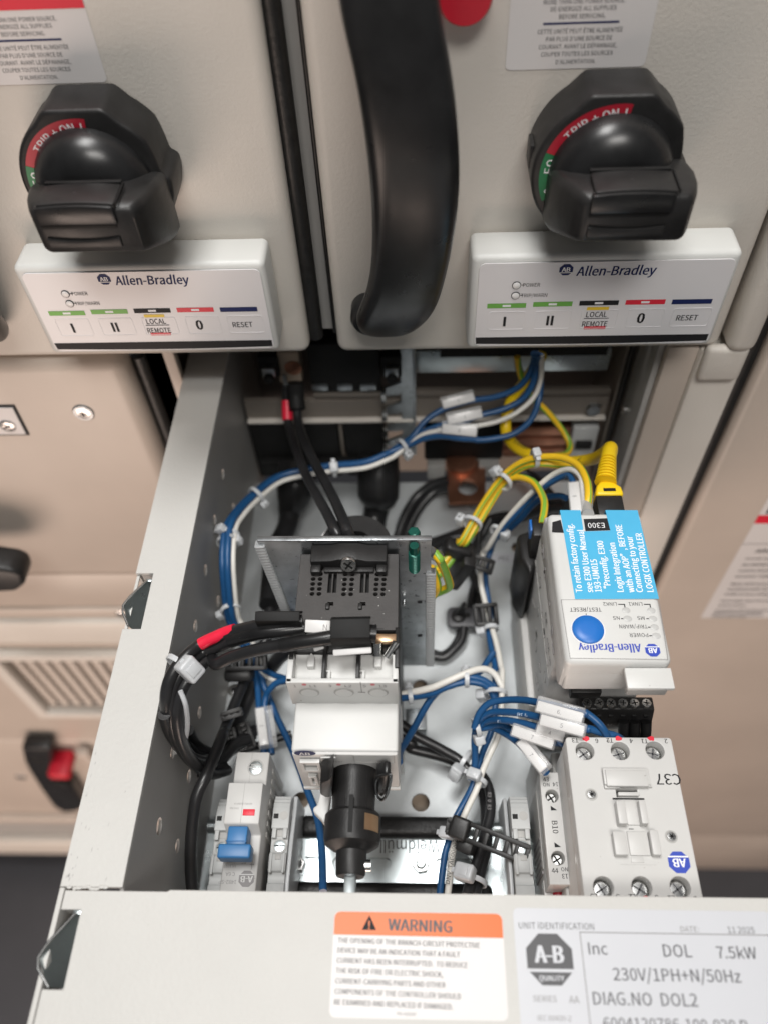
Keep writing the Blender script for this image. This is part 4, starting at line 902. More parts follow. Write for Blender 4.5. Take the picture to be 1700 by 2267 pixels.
# ------------------------------------------------------------------ things at the back of the bay
def bx(name, label, cat, boxes, **k):
    m = MB()
    for b in boxes: m.box(*b)
    return tag(m.build(name), label, cat, **k)
t = thing('busbar_connector', (-67, 372, 0), 'large black busbar connector housing at the back of the bay', 'connector')
m = MB(); m.box(-113, -53.2, 364, 384, 2, 59.5, BLKM, 2); m.box(-49.8, -22, 364, 384, 2, 59.5, BLKM, 2); m.box(-52.6, -50.4, 366, 384, 20, 59, INNER, .5); m.box(-110, -26, 358, 366, 12, 24, BLKM, 2); m.build('housing', t)
m = MB(); p = ony(z4(437, 713), 357.5); m.ball((p.x, 357.5, p.z), 1.9, 1, 1.9, REDP, 14); m.build('red_mark', t)
t = thing('contact_block', (-45, 372, 86), 'black contact block with three silver contacts high at the back', 'contact block')
m = MB(); m.box(-66.5, -22.5, 365, 384, 85.5, 125, BLKM, 1); m.build('housing', t)
for xa, xb in ((545, 640), (690, 780), (822, 917)):
    a, b = ony(z4(xa, 242), 363.6), ony(z4(xb, 272), 363.6); m = MB(); m.box(a.x, b.x, 363.4, 366, b.z, a.z, GALV, .5); m.build('contact', t)
t = thing('feed_terminal', (-86, 368, 90), 'small beige terminal with metal lugs where the red banded cable starts', 'terminal')
a, b = ony(z4(340, 85), 366), ony(z4(490, 190), 366)
m = MB(); m.box(a.x, b.x, 364, 380, b.z - 4, a.z + 6, BEIGE, 1.5); p = ony(z4(440, 140), 364); m.lathe([(5.5, 0), (5.2, .8), (3, 1)], COPPER, 20, front(p.x, 364, p.z)); m.build('housing', t)
m = MB(); a, b = ony(z4(375, 180), 361), ony(z4(420, 292), 361); m.box(a.x, b.x, 360, 362, b.z, a.z, GALV, .5); m.build('lug', t)
for q in ((305, 150), (1003, 150)):
    p = ony(z4(*q), 362); m = MB(); m.box(p.x - 6, p.x + 6, 360, 376, p.z - 5, p.z + 12, BLKM, 1); m.box(p.x - 4, p.x + 4, 357, 361, p.z - 2, p.z + 5, GALV, .8); m.lathe([(3.2, 0), (3, 2.5)], BLKM, 12, front(p.x, 357, p.z - 2))
    tag(m.build('cage_clamp'), 'dark cage clamp at the back, %s' % ('left of the beige terminal' if q[0] < 600 else 'above the comb shaped bracket'), 'clamp', 'cage clamps at the back of the bay')
# comb
t = thing('comb_bracket', (-8, 366, 30), 'zinc comb shaped bracket with four bent fingers at the back of the bay', 'bracket')
fz = [ony(z4(975, y), 362).z for y in (285, 395, 495, 585)]
poly = [(-10, 28), (-2.4, 28), (-2.4, 125), (-10, 125)]
for z in fz: poly += [(-10.2, z + 7.5), (-21, z + 2.2), (-21, z - 3.8), (-12, z - 3.2), (-10.2, z - 1.5)]
m = MB(); m.shape(poly, [], 363.4, 365.6, GALV, 'y', bev=.3); m.box(-2.6, -.8, 361, 366, 28, 125, GALV, .4); m.build('comb', t)
for z in fz:
    m = MB(); m.box(-22.8, -19.4, 358.5, 365, z - 6, z + 3.4, CHROME, 1.2); m.build('finger_tip', t)
# boots and tails
for cr, pts, rs, lab in ((z4, ((470, 700, 40), (455, 820, 34), (440, 900, 27), (410, 1000, 18), (390, 1090, 12)), (13, 13, 11, 6.2, 5.2), 'black rubber boot tapering to a cable, below the left busbar connector'),
                         (z4, ((930, 640, 46), (928, 760, 36), (925, 880, 26), (918, 935, 20), (905, 1010, 14), (890, 1120, 9)), (13, 14, 13.6, 8.5, 8, 8), 'black rubber boot hanging behind the round disc')):
    P = path(cr, pts); m = MB(); S = spline(P, 6); n = len(S); R_ = [rs[min(int(i / 6), len(rs) - 1)] * (1 - (i % 6) / 6) + rs[min(int(i / 6) + 1, len(rs) - 1)] * ((i % 6) / 6) for i in range(n)]
    m.tube(S, R_, BLKG, 18, raw=True); tag(m.build('cable_boot'), lab, 'boot', 'rubber boots of the busbar connectors')
# copper lug and its block
t = thing('copper_lug', (33, 330, 20), 'brown copper lug with a round hole bolted under a black block', 'lug')
L = [onz(z4(x, y), 24) for x, y in ((1315, 672), (1540, 672), (1540, 912), (1330, 915))]; hc = onz(z4(1440, 825), 24)
m = MB(); m.shape([(p.x, p.y) for p in (L[3], L[2], L[1], L[0])], [circ(hc.x, hc.y, 6.4, 28)], 20.5, 24, COPPER, bev=.5); m.build('plate', t)
p = onz(z4(1400, 672), 28); m = MB(); m.lathe([(10.5, 24), (10.5, 28), (9.5, 29.5)], COPPER, 30, up(p.x, p.y, 0)); m.build('washer', t)
a, b = ony(z4(1190, 535), 362), ony(z4(1632, 640), 362)
m = MB(); m.box(a.x, b.x, 358, 384, b.z, a.z, BLKM, 1.2); m.box(a.x + 2, a.x + 14, 352, 372, b.z - 14, b.z, DEVD, 1); m.box(b.x - 16, b.x - 2, 352, 372, b.z - 12, b.z, DEVD, 1); m.build('block', t)
# disc behind the bracket
c = onz((788, 1203), 100)
t = thing('sensor_ring', (c.x, c.y, 80), 'round black sensor ring behind the bracket with two cables through it', 'sensor')
m = MB(); m.lathe([(7, 96), (8, 100), (18.3, 100), (18.8, 99), (18.8, 88), (7, 88), (7, 96)], BLK, 48, up(c.x, c.y, 0), caps=False); m.build('ring', t)
m = MB(); m.lathe([(12, 91.8), (12, 90), (19.9, 90), (19.9, 91.8), (12, 91.8)], MARK, 48, up(c.x - 1.6, c.y + 2.6, 0), caps=False); m.build('white_backing', t)

# ------------------------------------------------------------------ wires and cables
def wire(pts, r, mt, label, name='wire', cat='wire', group=None, raw=False, **k):
    m = MB(); m.tube(pts, r, mt, k.pop('n', 12), k.pop('sub', 7), raw=raw, **k)
    return tag(m.build(name), label, cat, group)
GB, GW, GY, GK = 'thin blue control wires', 'thin white control wires', 'yellow and green earth wires', 'black power cables'
def marker(parent, A, B, w, txt, side=Vector((0, 0, 1)), off=(0, 0), sleeve=2.7, name='marker'):
    """white printed tag in a clear sleeve lying along a wire from A to B"""
    A, B = Vector(A), Vector(B); x = (B - A).normalized(); c = (A + B) / 2
    zv = (EYE - c).normalized(); zv = (zv - x * zv.dot(x)).normalized(); y = zv.cross(x)
    M_ = Matrix(((x.x, y.x, zv.x, c.x), (x.y, y.y, zv.y, c.y), (x.z, y.z, zv.z, c.z), (0, 0, 0, 1))) @ T((0, off[0], off[1]))
    L = (B - A).length
    m = MB(); m.box(-L / 2, L / 2, -w / 2, w / 2, 1.0, 2.7, MARK, .45, 2, M=M_)
    if txt: m.text(txt, w * .62, INKG, M_ @ T((0, 0, 2.78)))
    mk = m.build(name, parent)
    m = MB(); m.box(-L / 2 - .7, L / 2 + .7, -w / 2 - .7, w / 2 + .7 + sleeve * .5, -2.2, 3.1, CLEAR, .9, 2, M=M_); m.build('clear_sleeve', mk)
    return mk
BA = path(z4, ((1060, 595, 82), (980, 640, 78), (850, 690, 74), (670, 708, 70), (520, 730, 68), (350, 775, 68), (210, 880, 71), (112, 985, 78), (66, 1075, 83))) + path(z6, ((403, 150, 80), (411, 300, 69), (424, 420, 57), (447, 505, 47))) + path(d1, ((620, 640, 38), (690, 850, 31)))
def lane(base, ox, oy):
    S = spline(base, 3); F = frames(S)
    return [p + a * ox + b * oy for p, (t, a, b) in zip(S, F)]
r = 1.85
W1 = path(z5, ((428, 55, 136), (428, 85, 126), (402, 168, 116), (335, 238, 108), (230, 280, 103), (112, 298, 100))) + path(z4, ((1385, 348, 98), (1290, 382, 96), (1195, 445, 92), (1120, 535, 87))) + lane(BA, 1.8, .6)[2:] + path(d1, ((728, 1000, 29), (765, 1200, 28), (780, 1440, 30), (810, 1650, 32), (838, 1960, 34), (845, 2040, 34)))
o1 = wire(W1, r, BLUE, 'blue wire through the white tag numbered 1 at the top', group=GB)
marker(o1, onz(z4(1292, 352), 99), onz(z4(1470, 305), 101), 5.0, '1')
W2 = path(z5, ((446, 55, 136), (446, 90, 126), (425, 205, 114), (370, 290, 105), (270, 345, 100), (155, 375, 98))) + path(z4, ((1410, 445, 96), (1310, 462, 93), (1190, 505, 89), (1110, 560, 85))) + lane(BA, -1.6, 1.2)[2:] + path(d1, ((780, 915, 30), (850, 950, 31), (950, 1012, 34), (1080, 1055, 40), (1180, 1085, 44)))
o2 = wire(W2, r, BLUE, 'blue wire through the white tag numbered 2 at the top', group=GB)
marker(o2, onz(z4(1322, 442), 97), onz(z4(1515, 400), 99), 5.2, '2')
W8 = path(z5, ((462, 60, 134), (462, 130, 122), (462, 260, 108), (420, 390, 100), (330, 470, 96), (220, 500, 94), (130, 508, 93))) + path(z4, ((1490, 552, 93), (1390, 545, 92), (1290, 532, 91), (1190, 545, 88), (1110, 580, 84))) + lane(BA, -.8, -2.2)[2:] + path(d1, ((790, 930, 29), (835, 1130, 27), (905, 1300, 26), (1005, 1550, 26), (1150, 1850, 28), (1270, 2140, 30))) + path(w1, ((850, 260, 34), (912, 430, 38), (936, 600, 42), (944, 840, 50)))
o8 = wire(W8, r, BLUE, 'long blue wire from the tag numbered 8 down past the white breaker front', group=GB)
marker(o8, onz(z4(1292, 500), 95), onz(z4(1487, 520), 95), 5.4, '8', off=(1.2, 0))
WW = path(z5, ((470, 60, 134), (466, 180, 117), (430, 280, 107), (340, 362, 100), (230, 412, 96), (105, 437, 94))) + path(z4, ((1470, 478, 94), (1280, 500, 92), (1180, 525, 89), (1105, 580, 84))) + lane(BA, -3.9, -.8)[2:] + path(d1, ((800, 950, 29), (880, 1030, 31), (1000, 1095, 36), (1150, 1110, 42)))
ow = wire(WW, 1.5, WHITEW, 'long white wire following the blue loop along the dark side wall', group=GW)
m = MB(); a, b = onz(z4(1265, 500), 94), onz(z4(1460, 478), 95); m.cyl(a, b, 2.3, CLEAR); m.build('clear_sleeve', ow)
o = wire(path(d1, ((1190, 1078, 45), (1120, 1090, 43), (1010, 1118, 41), (930, 1190, 38), (872, 1290, 34), (855, 1450, 32), (890, 1700, 32), (932, 1960, 34), (940, 2040, 34))), r, BLUE, 'short blue wire bending from the breaker flank down beside the tag over the miniature breaker', group=GB)
marker(o1, onz(d1(792, 1475), 36), onz(d1(850, 1945), 38), 4.6, '2', off=(0, .2), sleeve=8)

# right bundle: white and blue from the relay down to the front
RB = dict(w=path(z5, ((695, 830, 128), (690, 760, 130), (672, 695, 128), (615, 662, 122), (530, 690, 112), (430, 772, 100), (340, 862, 86), (250, 972, 70), (185, 1075, 54))) + path(d2, ((690, 920, 48), (658, 1080, 42), (662, 1250, 38), (705, 1440, 36), (760, 1650, 36), (830, 1900, 38), (868, 2100, 42))) + path(w2, ((872, 100, 44), (868, 220, 46), (868, 330, 46), (862, 480, 44), (838, 640, 42), (770, 790, 40), (705, 940, 40), (660, 1080, 38), (580, 1250, 34), (530, 1370, 32), (480, 1520, 32), (455, 1640, 32), (425, 1900, 34), (405, 2090, 36))),
          b=path(z5, ((640, 770, 122), (632, 720, 122), (600, 692, 118), (500, 742, 106), (420, 808, 94), (310, 925, 78), (232, 1020, 62))) + path(d2, ((770, 900, 45), (718, 1080, 39), (715, 1250, 35), (742, 1440, 33), (760, 1560, 33), (745, 1750, 34), (775, 1950, 36), (812, 2120, 40))) + path(w2, ((800, 90, 42), (815, 190, 42), (815, 330, 41), (805, 480, 39), (775, 620, 37), (715, 760, 36), (662, 920, 36), (620, 1070, 34), (530, 1240, 30), (470, 1360, 29), (425, 1520, 29), (392, 1640, 29), (358, 1900, 30), (340, 2090, 32))))
o = wire(RB['w'], 1.6, WHITEW, 'white wire arching from the relay top down to the front edge', group=GW)
m = MB()
a, b = onz(w2(425, 1885), 36.4), onz(w2(478, 1600), 36.4); x = (b - a).normalized(); zv = (EYE - a).normalized(); zv = (zv - x * zv.dot(x)).normalized(); y = zv.cross(x)
m.text('DNV  TAE00002', 3.1, INK, Matrix(((x.x, y.x, zv.x, a.x), (x.y, y.y, zv.y, a.y), (x.z, y.z, zv.z, a.z), (0, 0, 0, 1))) @ T((0, -1.0, .55)), align='LEFT', sx=1.1, valign='BOTTOM'); m.build('wire_print', o)
o = wire(RB['b'], 1.7, BLUE, 'blue wire running beside the white one from the relay to the front edge', group=GB)
marker(o, onz(z5(640, 750), 127), onz(z5(655, 905), 134), 5.0, '8', off=(0, 0))
wire(path(z5, ((600, 812, 100), (560, 800, 97), (480, 812, 90), (420, 850, 82), (350, 930, 72), (250, 1020, 58))), 1.8, BLUE, 'blue wire running from behind the relay into the right bundle', group=GB)
# wires from the breaker's right flank
wire(path(z6, ((1365, 1275, 66),)) + path(w2, ((20, 770, 58), (80, 670, 52), (150, 550, 48), (220, 420, 46), (290, 315, 46), (400, 215, 48), (560, 152, 50), (690, 165, 49), (790, 230, 46), (830, 330, 42))), 1.85, BLUE, 'blue wire arching upwards from beside the white breaker front under two ties', group=GB)
wire(path(w2, ((0, 328, 60), (60, 318, 58), (150, 310, 54), (290, 285, 50), (400, 235, 49), (560, 190, 49), (700, 205, 48), (780, 270, 45), (815, 360, 42))), 1.85, BLUE, 'blue wire leaving the breaker flank level and passing below the arching one', group=GB)
wire(path(w2, ((20, 300, 59), (100, 278, 57), (200, 258, 55), (300, 232, 53), (420, 180, 52), (580, 112, 53), (680, 82, 52), (760, 92, 50), (820, 140, 48), (860, 210, 46))), 1.85, WHITEW, 'white wire arching over the blue ones beside the breaker', group=GW)
wire(path(w2, ((800, -60, 40), (745, 20, 40), (700, 90, 42), (640, 130, 44))), 1.8, BLUE, 'short blue wire crossing behind the white arch', group=GB)
# wires to the contactor with numbered tags
dd = (('6', ((640, 575, 60), (652, 530, 62), (690, 440, 66), (770, 365, 70), (900, 340, 74), (1040, 340, 80), (1170, 360, 86), (1370, 400, 94), (1560, 455, 100)), ((520, 262, 100), (600, 325, 99), (650, 385, 97), (672, 430, 94), (680, 480, 88)), ((1172, 385), (1548, 490), 98)),
      ('5', ((650, 580, 58), (690, 500, 62), (780, 445, 68), (900, 440, 74), (1040, 452, 80), (1180, 485, 86), (1380, 530, 92), (1580, 585, 96)), ((545, 378, 96), (640, 408, 94), (740, 432, 92), (800, 470, 86)), ((1200, 500), (1560, 600), 97)),
      ('4', ((655, 590, 56), (720, 530, 60), (800, 505, 66), (900, 510, 72), (1020, 530, 76), (1160, 565, 80), (1350, 630, 84)), ((330, 470, 84), (400, 520, 78)), ((1175, 580), (1400, 650), 84)),
      ('7', ((660, 580, 55), (760, 565, 58), (860, 548, 62), (960, 590, 66), (1130, 640, 72), (1300, 690, 76), (1390, 705, 76)), (), ((968, 590), (1305, 705), 80)))
PW = {}
for nme, A, B, (ma, mb2, mz) in dd:
    o = wire(path(w2, A) + path(w4, B), 1.75, BLUE, 'blue wire carrying the white tag numbered %s beside the contactor' % nme, group=GB)
    marker(o, onz(w2(*ma), mz - 2), onz(w2(*mb2), mz + 2), 4.7 if nme != '4' else 4.4, nme if nme != '6' else '6.', off=(-.2, .3), sleeve=3.4 if nme == '6' else 1)
    PW[nme] = o
o = wire(path(w2, ((740, 560, 55), (800, 570, 57), (900, 620, 60), (1000, 690, 66), (1100, 790, 70), (1200, 900, 72), (1240, 950, 70))), 1.9, BLUE, 'blue wire dropping steeply into the B10 contact with a leaning tag', group=GB)
marker(o, onz(w2(1030, 690), 74), onz(w2(1225, 930), 76), 4.5, '7', off=(0, 0))
wire(path(w2, ((650, 590, 54), (642, 680, 48), (645, 800, 42), (640, 900, 38), (610, 1010, 35))), 1.8, BLUE, 'blue wire hanging from the tie of the numbered wires towards the bundle below', group=GB)

# earth wires
def earth(pts, r, label, twist=.25, sk=(2, 8)): 
    return wire(pts, r, YEL, label, name='earth_wire', group=GY, stripe=GRN, twist=twist, sk=sk)
earth(path(d2, ((160, 1160, 60), (240, 1080, 60), (330, 985, 62), (420, 830, 66))) + path(z5, ((50, 1040, 72), (125, 905, 80), (200, 785, 90), (280, 685, 100), (370, 622, 110), (470, 597, 118), (580, 600, 124), (660, 640, 128), (705, 715, 132), (716, 800, 134), (705, 880, 132))), 1.95, 'green and yellow earth wire with the high outer arch into the relay top', twist=.008, sk=(8, 2))
earth(path(d2, ((230, 1180, 58), (310, 1090, 58), (380, 990, 60), (450, 850, 64))) + path(z5, ((75, 1045, 70), (150, 915, 78), (215, 800, 87), (285, 722, 95), (350, 703, 100), (430, 732, 106), (478, 810, 110), (484, 870, 112), (470, 950, 112))), 1.95, 'green and yellow earth wire with the low arch beside the relay', twist=.008, sk=(9, 10, 11, 3, 4))
earth(path(d2, ((470, 850, 62), (520, 740, 66))) + path(z5, ((100, 1010, 71), (165, 905, 79), (235, 790, 88), (300, 700, 97), (385, 645, 107), (470, 632, 113), (560, 640, 112), (640, 640, 108))), 1.9, 'green and yellow earth wire on the inside of the yellow bundle', twist=-.006, sk=(9, 3))
earth(path(z5, ((342, 70, 126), (350, 130, 118), (375, 205, 108), (430, 290, 98), (500, 360, 90), (560, 430, 82), (606, 500, 76), (618, 548, 74), (595, 582, 74), (540, 590, 76))), 2.0, 'thin earth wire drooping at the back under the operator panel', twist=.05, sk=(7, 8, 9, 2, 3))
earth([Vector((7.5, 210, 133)), Vector((10, 207, 132))] + path(d2, ((240, 1010, 128), (290, 1110, 118), (340, 1240, 104), (335, 1290, 98), (260, 1330, 92), (180, 1360, 88), (150, 1385, 84))), 2.2, 'earth wire looping from a copper sleeve on the bracket edge', twist=.03, sk=(7, 8, 9, 1, 2, 3))
earth(path(d2, ((150, 1090, 110), (195, 1180, 104), (220, 1280, 98), (205, 1340, 92), (165, 1390, 88), (150, 1420, 80))), 2.2, 'earth wire bent close along the ribbed bracket edge', twist=.03, sk=(6, 7, 8, 0, 1, 2))
m = MB(); m.cyl(onz(d2(145, 930), 134), onz(d2(235, 985), 128), 2.9, GALV, n=16); tag(m.build('crimp_sleeve'), 'silver crimp sleeve where the earth wire meets the bracket edge', 'sleeve')
m = MB(); m.cyl(onz(z5(700, 850), 132), onz(z5(715, 900), 138), 2.9, DEVD, n=16); tag(m.build('crimp_sleeve'), 'dark crimp sleeve on the earth wire at the relay top', 'sleeve')
# network cable with its moulded plug
t = thing('network_cable', (100, 300, 130), 'thick yellow network cable with a ribbed moulded plug in the relay top', 'cable')
P = path(z5, ((470, 60, 128), (440, 110, 120), (390, 190, 110), (320, 280, 98), (285, 380, 88), (285, 470, 82), (330, 540, 82), (420, 590, 86), (520, 618, 90), (640, 622, 98), (740, 606, 108), (800, 575, 121), (828, 548, 130)))
m = MB(); m.tube(P + path(z5, ((835, 560, 131), (820, 620, 132), (808, 690, 132))), 3.4, YPLUG, 14); m.build('jacket', t)
a, b = onz(z5(826, 560), 134), onz(z5(806, 730), 133); m = MB(); D = b - a; n = 8
Mq = T(a) @ D.to_track_quat('Z', 'Y').to_matrix().to_4x4(); L = D.length
prof = [(3.7, 0)]
for i in range(n): h = L * (.25 + .75 * i / n); rr = 4.0 + 1.3 * i / n; prof += [(rr, h), (rr, h + L * .045), (rr - .95, h + L * .05), (rr - .9, h + L * .085)]
prof += [(5.4, L)]; m.lathe(prof, YPLUG, 24, Mq); m.build('strain_relief', t)
k = [onz(z5(x, y), 133) for x, y in ((775, 725), (838, 725), (890, 755), (904, 800), (752, 800), (758, 750))]
m = MB(); m.prism([(p.x, p.y) for p in k], 123, 134, YPLUG, bev=1.6, seg=3); p = onz(z5(827, 768), 134); m.box(p.x - 3, p.x + 3, p.y - 1, p.y + 1, 133, 134.1, BLKM); m.build('plug_body', t)
a, b = onz(z5(752, 798), 133), onz(z5(908, 872), 133); m = MB(); m.box(a.x, b.x, 231, a.y, 122, 133.4, BLK, .9); p = onz(z5(835, 815), 133.4); m.lathe([(1, 0), (.9, .15)], BLKG, 12, up(p.x, p.y, 133.3)); m.build('plug_tip', t)
m = MB(); a = onz(z5(395, 560), 87.6)
mk = lambda q1, q2, zz: None
for s, q1, q2, zz in (('hielde', (325, 520), (440, 590), 85.6), ('d 4P', (650, 622), (745, 612), 102)):
    a, b = onz(z5(*q1), zz), onz(z5(*q2), zz); x = (b - a).normalized(); zv = (EYE - a).normalized(); zv = (zv - x * zv.dot(x)).normalized(); y = zv.cross(x)
    m.text(s, 4.0, INK, Matrix(((x.x, y.x, zv.x, a.x), (x.y, y.y, zv.y, a.y), (x.z, y.z, zv.z, a.z), (0, 0, 0, 1))) @ T((0, -1.2, 2.6)), align='LEFT', shear=.2, valign='BOTTOM')
m.build('wire_print', t)

def wire_print(parent, cr, q0, q1, zz, txt, h, mt, lift=1.7, rot=False):
    a, b = onz(cr(*q0), zz), onz(cr(*q1), zz)
    x = (b - a).normalized(); zv = (EYE - a).normalized(); zv = (zv - x * zv.dot(x)).normalized(); y = zv.cross(x)
    m = MB(); m.text(txt, h, mt, Matrix(((x.x, y.x, zv.x, a.x), (x.y, y.y, zv.y, a.y), (x.z, y.z, zv.z, a.z), (0, 0, 0, 1))) @ T((0, 0, lift)), align='LEFT', shear=.1)
    return m.build('wire_print', parent)
# black cables
def cable(pts, r, label, **k): return wire(pts, r, CABLE, label, name='power_cable', cat='cable', group=GK, n=16, **k)
K1 = path(z4, ((398, 250, 100), (402, 330, 92), (405, 420, 86), (430, 520, 84), (468, 640, 88), (515, 760, 96), (580, 880, 104), (640, 990, 112), (690, 1090, 118))) + [onz(z4(745, 1140), 100), onz(z4(770, 1170), 70)]
o = cable(K1, 2.75, 'black cable with a red band rising from the ring to the beige terminal')
a, b = onz(z4(404, 330), 92.3), onz(z4(408, 440), 85.6); m = MB(); m.tube([a, (a + b) / 2, b], 3.4, REDT, 16); m.build('red_band', o)
K2 = path(z4, ((455, 230, 104), (458, 330, 95), (470, 460, 90), (510, 580, 92), (565, 690, 98), (620, 790, 104), (672, 890, 110), (720, 1000, 117), (755, 1090, 121))) + [onz(z4(775, 1130), 100), onz(z4(785, 1170), 70)]
o = cable(K2, 2.8, 'black cable behind the red banded one through the sensor ring')
m = MB(); m.tube(path(z4, ((452, 225, 105), (456, 300, 98), (463, 380, 93))), 5.0, BLKM, 14); m.build('shrink_boot', o)
# loop of three cables at the left
def loop(start, dz, off, r, label):
    body = ((258, 625, 131), (190, 680, 132), (120, 760, 131), (80, 850, 127), (70, 950, 120), (88, 1060, 107), (130, 1160, 90), (190, 1235, 72), (270, 1270, 54), (350, 1250, 40))
    return cable(path(z6, start) + path(z6, [(x + off[0], y + off[1], z + dz) for x, y, z in body]), r, label)
o = loop(((830, 490, 147), (700, 500, 147), (570, 520, 144), (450, 548, 138), (350, 585, 134)), 1, (0, 0), 2.8, 'black loop cable with a bright red sleeve entering the breaker')
S = spline(path(z6, ((455, 546, 138), (400, 563, 136), (350, 585, 134.5), (300, 607, 133), (262, 627, 132))), 6); m = MB(); m.tube([p + Vector((0, 0.3, .5)) for p in S], 2.75, REDT, 18, raw=True); m.build('red_sleeve', o)
o = loop(((840, 530, 144), (700, 545, 144), (570, 560, 142), (450, 592, 136), (380, 625, 131)), -3, (22, 36), 2.8, 'black loop cable in the middle of the three at the breaker')
m = MB(); m.tube(path(z6, ((835, 531, 144), (700, 545, 144.3), (570, 561, 142.3), (430, 600, 135))), 3.15, BLKG, 18); m.build('shrink_sleeve', o)
o = loop(((1050, 572, 150), (930, 592, 149), (800, 612, 147), (700, 628, 144), (560, 655, 140), (440, 690, 135), (350, 730, 130)), -6, (62, 72), 2.8, 'black loop cable reaching farthest right over the breaker terminals')
m = MB(); m.tube(path(z6, ((1055, 572, 150), (930, 592, 149.2), (800, 612, 147.2), (715, 627, 144.5))), 3.15, BLKG, 18); m.build('shrink_sleeve', o)
a, b = onz(z6(1190, 558), 150), onz(z6(1238, 562), 149.5); m = MB(); D = b - a; m.lathe([(3.0, 0), (3.7, 0), (3.8, D.length), (3.2, D.length), (3.0, 0)], BLKG, 20, T(a) @ D.to_track_quat('Z', 'Y').to_matrix().to_4x4(), caps=False); m.build('ring_end', o)
def channel(q0, q1, wpx, z, label, lift=6):
    a, b = onz(z6(*q0), z), onz(z6(*q1), z); x = (b - a).normalized(); c = (a + b) / 2; L = (b - a).length
    zv = Vector((0, -.35, 1)); zv = (zv - x * zv.dot(x)).normalized(); y = zv.cross(x)
    M_ = Matrix(((x.x, y.x, zv.x, c.x), (x.y, y.y, zv.y, c.y), (x.z, y.z, zv.z, c.z), (0, 0, 0, 1)))
    m = MB(); w = wpx / 2
    m.prism([(-w - 1.2, -4), (-w, 2), (-w * .75, 5.2), (w * .75, 5.2), (w, 2), (w + 1.2, -4), (w, -4), (w - 1.0, 1.6), (w * .6, 4.2), (-w * .6, 4.2), (-w + 1.0, 1.6), (-w, -4)], -L / 2, L / 2, BLKM, 'x', .25, M=M_)
    return tag(m.build('cable_clip'), label, 'clip', 'black snap clips on the loop cables')
channel((578, 476), (822, 476), 5.5, 149, 'black snap clip on the loop cables left of the breaker top')
channel((990, 545), (1208, 540), 10.5, 152, 'larger black snap clip lying across the breaker terminals')
def tab(q0, q1, w, z0, z1_, label, txt=''):
    a, b = onz(z6(*q0), z0), onz(z6(*q1), z1_); x = (b - a).normalized(); c = (a + b) / 2; L = (b - a).length
    zv = (EYE - c).normalized(); zv = (zv - x * zv.dot(x)).normalized(); y = zv.cross(x)
    M_ = Matrix(((x.x, y.x, zv.x, c.x), (x.y, y.y, zv.y, c.y), (x.z, y.z, zv.z, c.z), (0, 0, 0, 1)))
    m = MB(); m.box(-L / 2, L / 2, -w / 2, w / 2, -1, 1, MARK, .5, M=M_)
    if txt: m.text(txt, w * .7, INKF, M_ @ T((L * .3, 0, 1.06)))
    tag(m.build('cable_tag'), label, 'tag', 'white tags on the loop cables')
tab((845, 518), (985, 524), 5.4, 148, 148, 'white tag with a grey N between the two black snap clips', 'N')
tab((1000, 668), (1215, 652), 2.6, 146, 147, 'slim white tag under the larger snap clip')
tab((890, 640), (945, 622), 3.4, 143, 144, 'small white tag peeking out beneath the lowest loop cable')
# copper terminal at the breaker's right
m = MB(); p = onz(z6(1285, 590), 141); m.box(p.x - 4, p.x + 5, p.y - 1, p.y + 3, 137, 140.4, BRASS, .6); m.cyl((p.x - 3, p.y - 1, 140), (p.x - 3, p.y - 5, 136), 2.4, CHROME, n=14); m.cyl((p.x + 5, p.y - 2, 142), (p.x + 1, p.y - 7, 138), 1.6, CHROME, n=10)
m.build('terminal_screw', mb_)
wire_print(PW['5'], w2, (1150, 478), (840, 440), 82, '0 RH21  145', 1.9, INKW, 1.6)
wire_print(PW['4'], w2, (900, 512), (720, 530), 70, '2 LA 0', 1.8, INKW, 1.6)
wire_print(o8, z4, (740, 725), (960, 655), 74, '- -- --- - -- - --', 2.0, INKW, 2.4)
# descending cable at the left and harness on the plate
cable(path(d1, ((1190, 690, 40), (1060, 780, 34), (930, 930, 26), (800, 1050, 20), (680, 1200, 16))), 4.0, 'black cable slanting from the breaker underside to the harness')
cable(path(z4, ((388, 1085, 12),)) + path(z6, ((668, 200, 16), (655, 300, 20), (650, 430, 24), (640, 560, 24))) + path(d1, ((700, 960, 20), (600, 1150, 18), (500, 1380, 20), (430, 1560, 22))), 3.6, 'black cable dropping from the rubber boot into the harness')
m = MB(); m.tube(path(z4, ((425, 980, 22), (402, 1060, 20))) + path(z6, ((676, 120, 22), (657, 290, 26), (648, 402, 29))), 6.6, BLKG, 18); tag(m.build('shrink_sleeve'), 'thick black shrink sleeve left of the bracket', 'sleeve')
cable(path(d1, ((640, 880, 34), (590, 1080, 32), (490, 1330, 34), (400, 1560, 38), (330, 1750, 46))) + path(z6, ((385, 1130, 56), (340, 1240, 62), (295, 1350, 66))) + path(w1, ((245, 300, 64), (222, 430, 58), (210, 560, 52), (208, 700, 46), (218, 840, 42))), 2.9, 'black cable running down the inside of the dark side wall')
cable(path(d1, ((720, 1000, 22), (690, 1200, 20), (590, 1450, 20), (500, 1650, 22), (420, 1850, 26))) + path(z6, ((420, 1190, 30), (340, 1290, 32), (260, 1330, 40))), 3.6, 'black cable in the lower harness under the loop')
for i, (dx, dy, z) in enumerate(((0, 0, 40), (40, -30, 34), (-25, 30, 48))):
    cable(path(z6, ((150 + dx, 1130 + dy, z + 34), (200 + dx, 1215 + dy, z + 14), (300 + dx, 1265 + dy, z), (400 + dx, 1235 + dy, z - 8), (480 + dx, 1150 + dy, z - 12), (560 + dx, 1120 + dy, z - 16))), 3.1, ('black cable at the bottom of the loop resting on the plate', 'black cable on the inner side of the loop bottom', 'black cable on the outer side of the loop bottom')[i])
